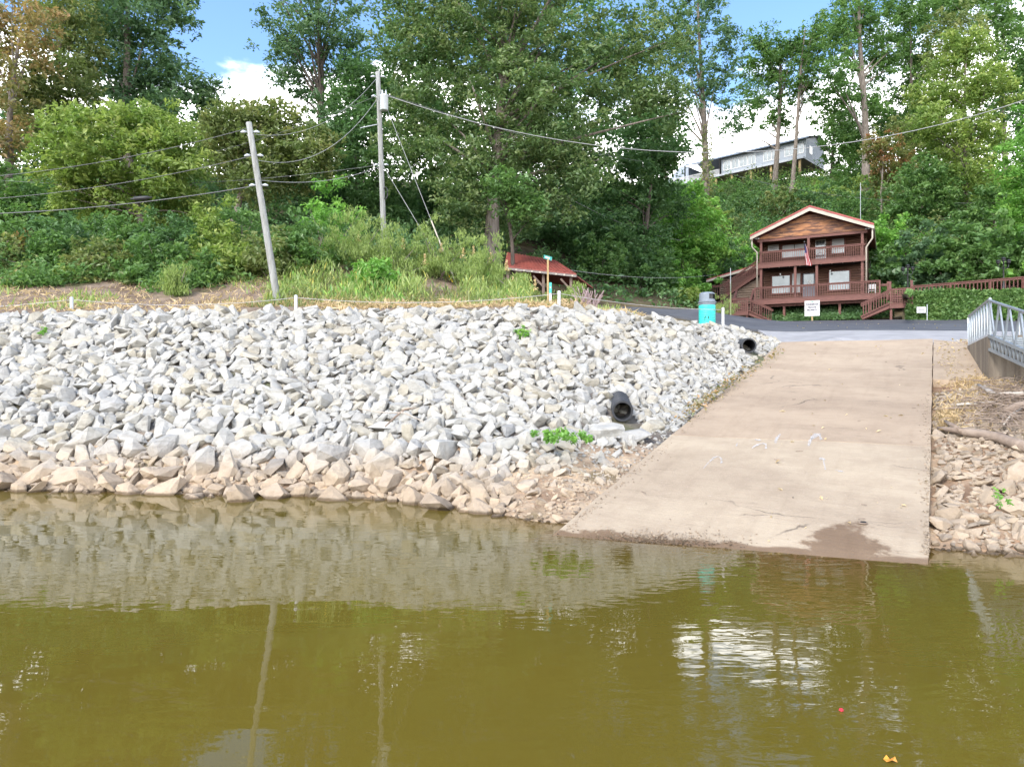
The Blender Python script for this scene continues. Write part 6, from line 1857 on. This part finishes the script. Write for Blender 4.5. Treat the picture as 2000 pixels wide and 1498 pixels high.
for stroke, wpx in (([(1384, 904), (1394, 895), (1403, 892), (1409, 897), (1409, 906)], 3.2), ([(1374, 916), (1384, 904)], 1.4), ([(1468, 876), (1478, 870), (1488, 867), (1496, 868), (1496, 877)], 3.6), ([(1514, 866), (1517, 857), (1524, 849)], 4.5),
                    ([(1579, 872), (1582, 862), (1588, 855)], 4.5), ([(1584, 858), (1593, 851), (1603, 849)], 7), ([(1601, 852), (1604, 860)], 3.5), ([(1600, 897), (1606, 897), (1612, 899)], 4.5), ([(1608, 900), (1612, 918)], 2.2), ([(1440, 866), (1438, 872)], 2.6), ([(1632, 920), (1646, 922)], 2.2), ([(1474, 859), (1486, 861)], 2.4)):
    c = [ramp_at(*p) for p in stroke]
    vs = []
    for i, p in enumerate(stroke):
        a_ = Vector(stroke[max(i - 1, 0)]); b_ = Vector(stroke[min(i + 1, len(stroke) - 1)])
        t = (b_ - a_).normalized(); nn = Vector((-t.y, t.x)) * wpx * (0.5 + 0.25 * math.sin(i * 2.1))
        for s in (-1, 1):
            q = ramp_at(p[0] + nn.x * s, p[1] + nn.y * s * 0.8); vs.append(q + Vector((0, 0, 0.012)))
    fs = [(2 * i, 2 * i + 1, 2 * i + 3, 2 * i + 2) for i in range(len(stroke) - 1)]
    MB().add(vs, fs).build('paint_stroke', M_PAINTW, marks, False, False)
marks['kind'] = 'structure'
# mooring ring plate, twigs and stray leaves on the ramp
q = ramp_at(1686, 1023)
rp = empty('anchor_plate', 'small dark ring set in the lower ramp concrete', 'anchor plate', q + Vector((0, 0, 0.01)))
MB().lathe([(0.001, 0.012), (0.05, 0.012), (0.06, 0.0)], 14).build('plate', M_DRIFT, rp)
MB().tube([(0.035 * math.cos(a), 0.035 * math.sin(a), 0.018) for a in np.linspace(0, 6.28, 14)], 0.007, 6).build('ring', M_BLACK, rp)
mb = MB()
for i in range(26):
    px, py = random.uniform(1250, 1810), random.uniform(700, 1060)
    if px < 1530 - (py - 665) / 0.844 + 20: continue
    c = ramp_at(px, py) + Vector((0, 0, 0.02)); a = random.uniform(0, 3.14); l = random.uniform(0.02, 0.09)
    v = Vector((math.cos(a) * l, math.sin(a) * l, 0)); mb.tube([c - v, c + v], 0.006, 4, False)
prop(mb.build('twigs', M_DRIFT, None, False, False), 'stray twigs and bits of bark littering the ramp', kind='stuff')
pts = []
for i in range(150):
    px, py = random.uniform(1500, 1900), random.uniform(664, 1070)
    if px < 1530 - (py - 665) / 0.844 + 12 or (px > 1815 and py > 744): continue
    if random.random() < (py - 660) / 460: continue
    q = ramp_at(px, py); pts.append((q.x, q.y, q.z + 0.025))
for i in range(240):
    a = ramp_pt(1.0, random.uniform(11.5, 17.5)); pts.append((a.x + random.uniform(0, 1.2), a.y - random.uniform(0, 0.5), a.z + 0.03))
for i in range(90):
    px, d_ = random.uniform(1500, 2000), random.uniform(29, 48); g = on_ground(px, d_); pts.append((g.x, g.y, g.z + 0.115))
cover('fallen_leaves', 'stray fallen leaves scattered over the ramp head and road', np.array(pts), 'straw', 0.075, up=2.5)
one(MB().add([W(1725, 1483) + Vector((0, 0, .004)), W(1731, 1480) + Vector((0, 0, .02)), W(1738, 1484) + Vector((0, 0, .006)), W(1748, 1484) + Vector((0, 0, .022)), W(1753, 1490) + Vector((0, 0, .005)), W(1743, 1491) + Vector((0, 0, .02)), W(1732, 1489) + Vector((0, 0, .004))], [(0, 6, 2, 1), (6, 5, 2), (5, 4, 3, 2)]), 'floating_leaf', 'orange leaf floating on the water near the lower edge', 'leaf', mat('orange_leaf', (0.62, 0.27, 0.03), (0.5, 0.2, 0.03), 20, 0.6))
# red berry-like leaf
one(MB().lathe([(0.001, 0), (0.016, 0.004), (0.012, 0.016), (0.001, 0.02)], 8, W(1643, 1388)), 'floating_berry', 'tiny red berry floating on the water', 'berry', M_FRED)
# dry purple weed by the road
wd = empty('dry_weed', 'dry purplish weed clump beside the rope post and road', 'weed', on_ground(1148, 27.0) )
mb = MB()
for i in range(60):
    a, l = random.uniform(0, 6.28), random.uniform(0.35, 0.95)
    b = Vector((random.uniform(-.35, .35), random.uniform(-.2, .2), -0.05)); t = b + Vector((math.cos(a) * 0.35, math.sin(a) * 0.2, l))
    mb.tube([b, b.lerp(t, 0.5) + Vector((0, 0, 0.08)), t], [0.012, 0.012, 0.016], 4, False)
mb.build('stems', mat('dry_purple_stem', (0.36, 0.27, 0.27), (0.26, 0.19, 0.19), 6, 0.9), wd, False, False)
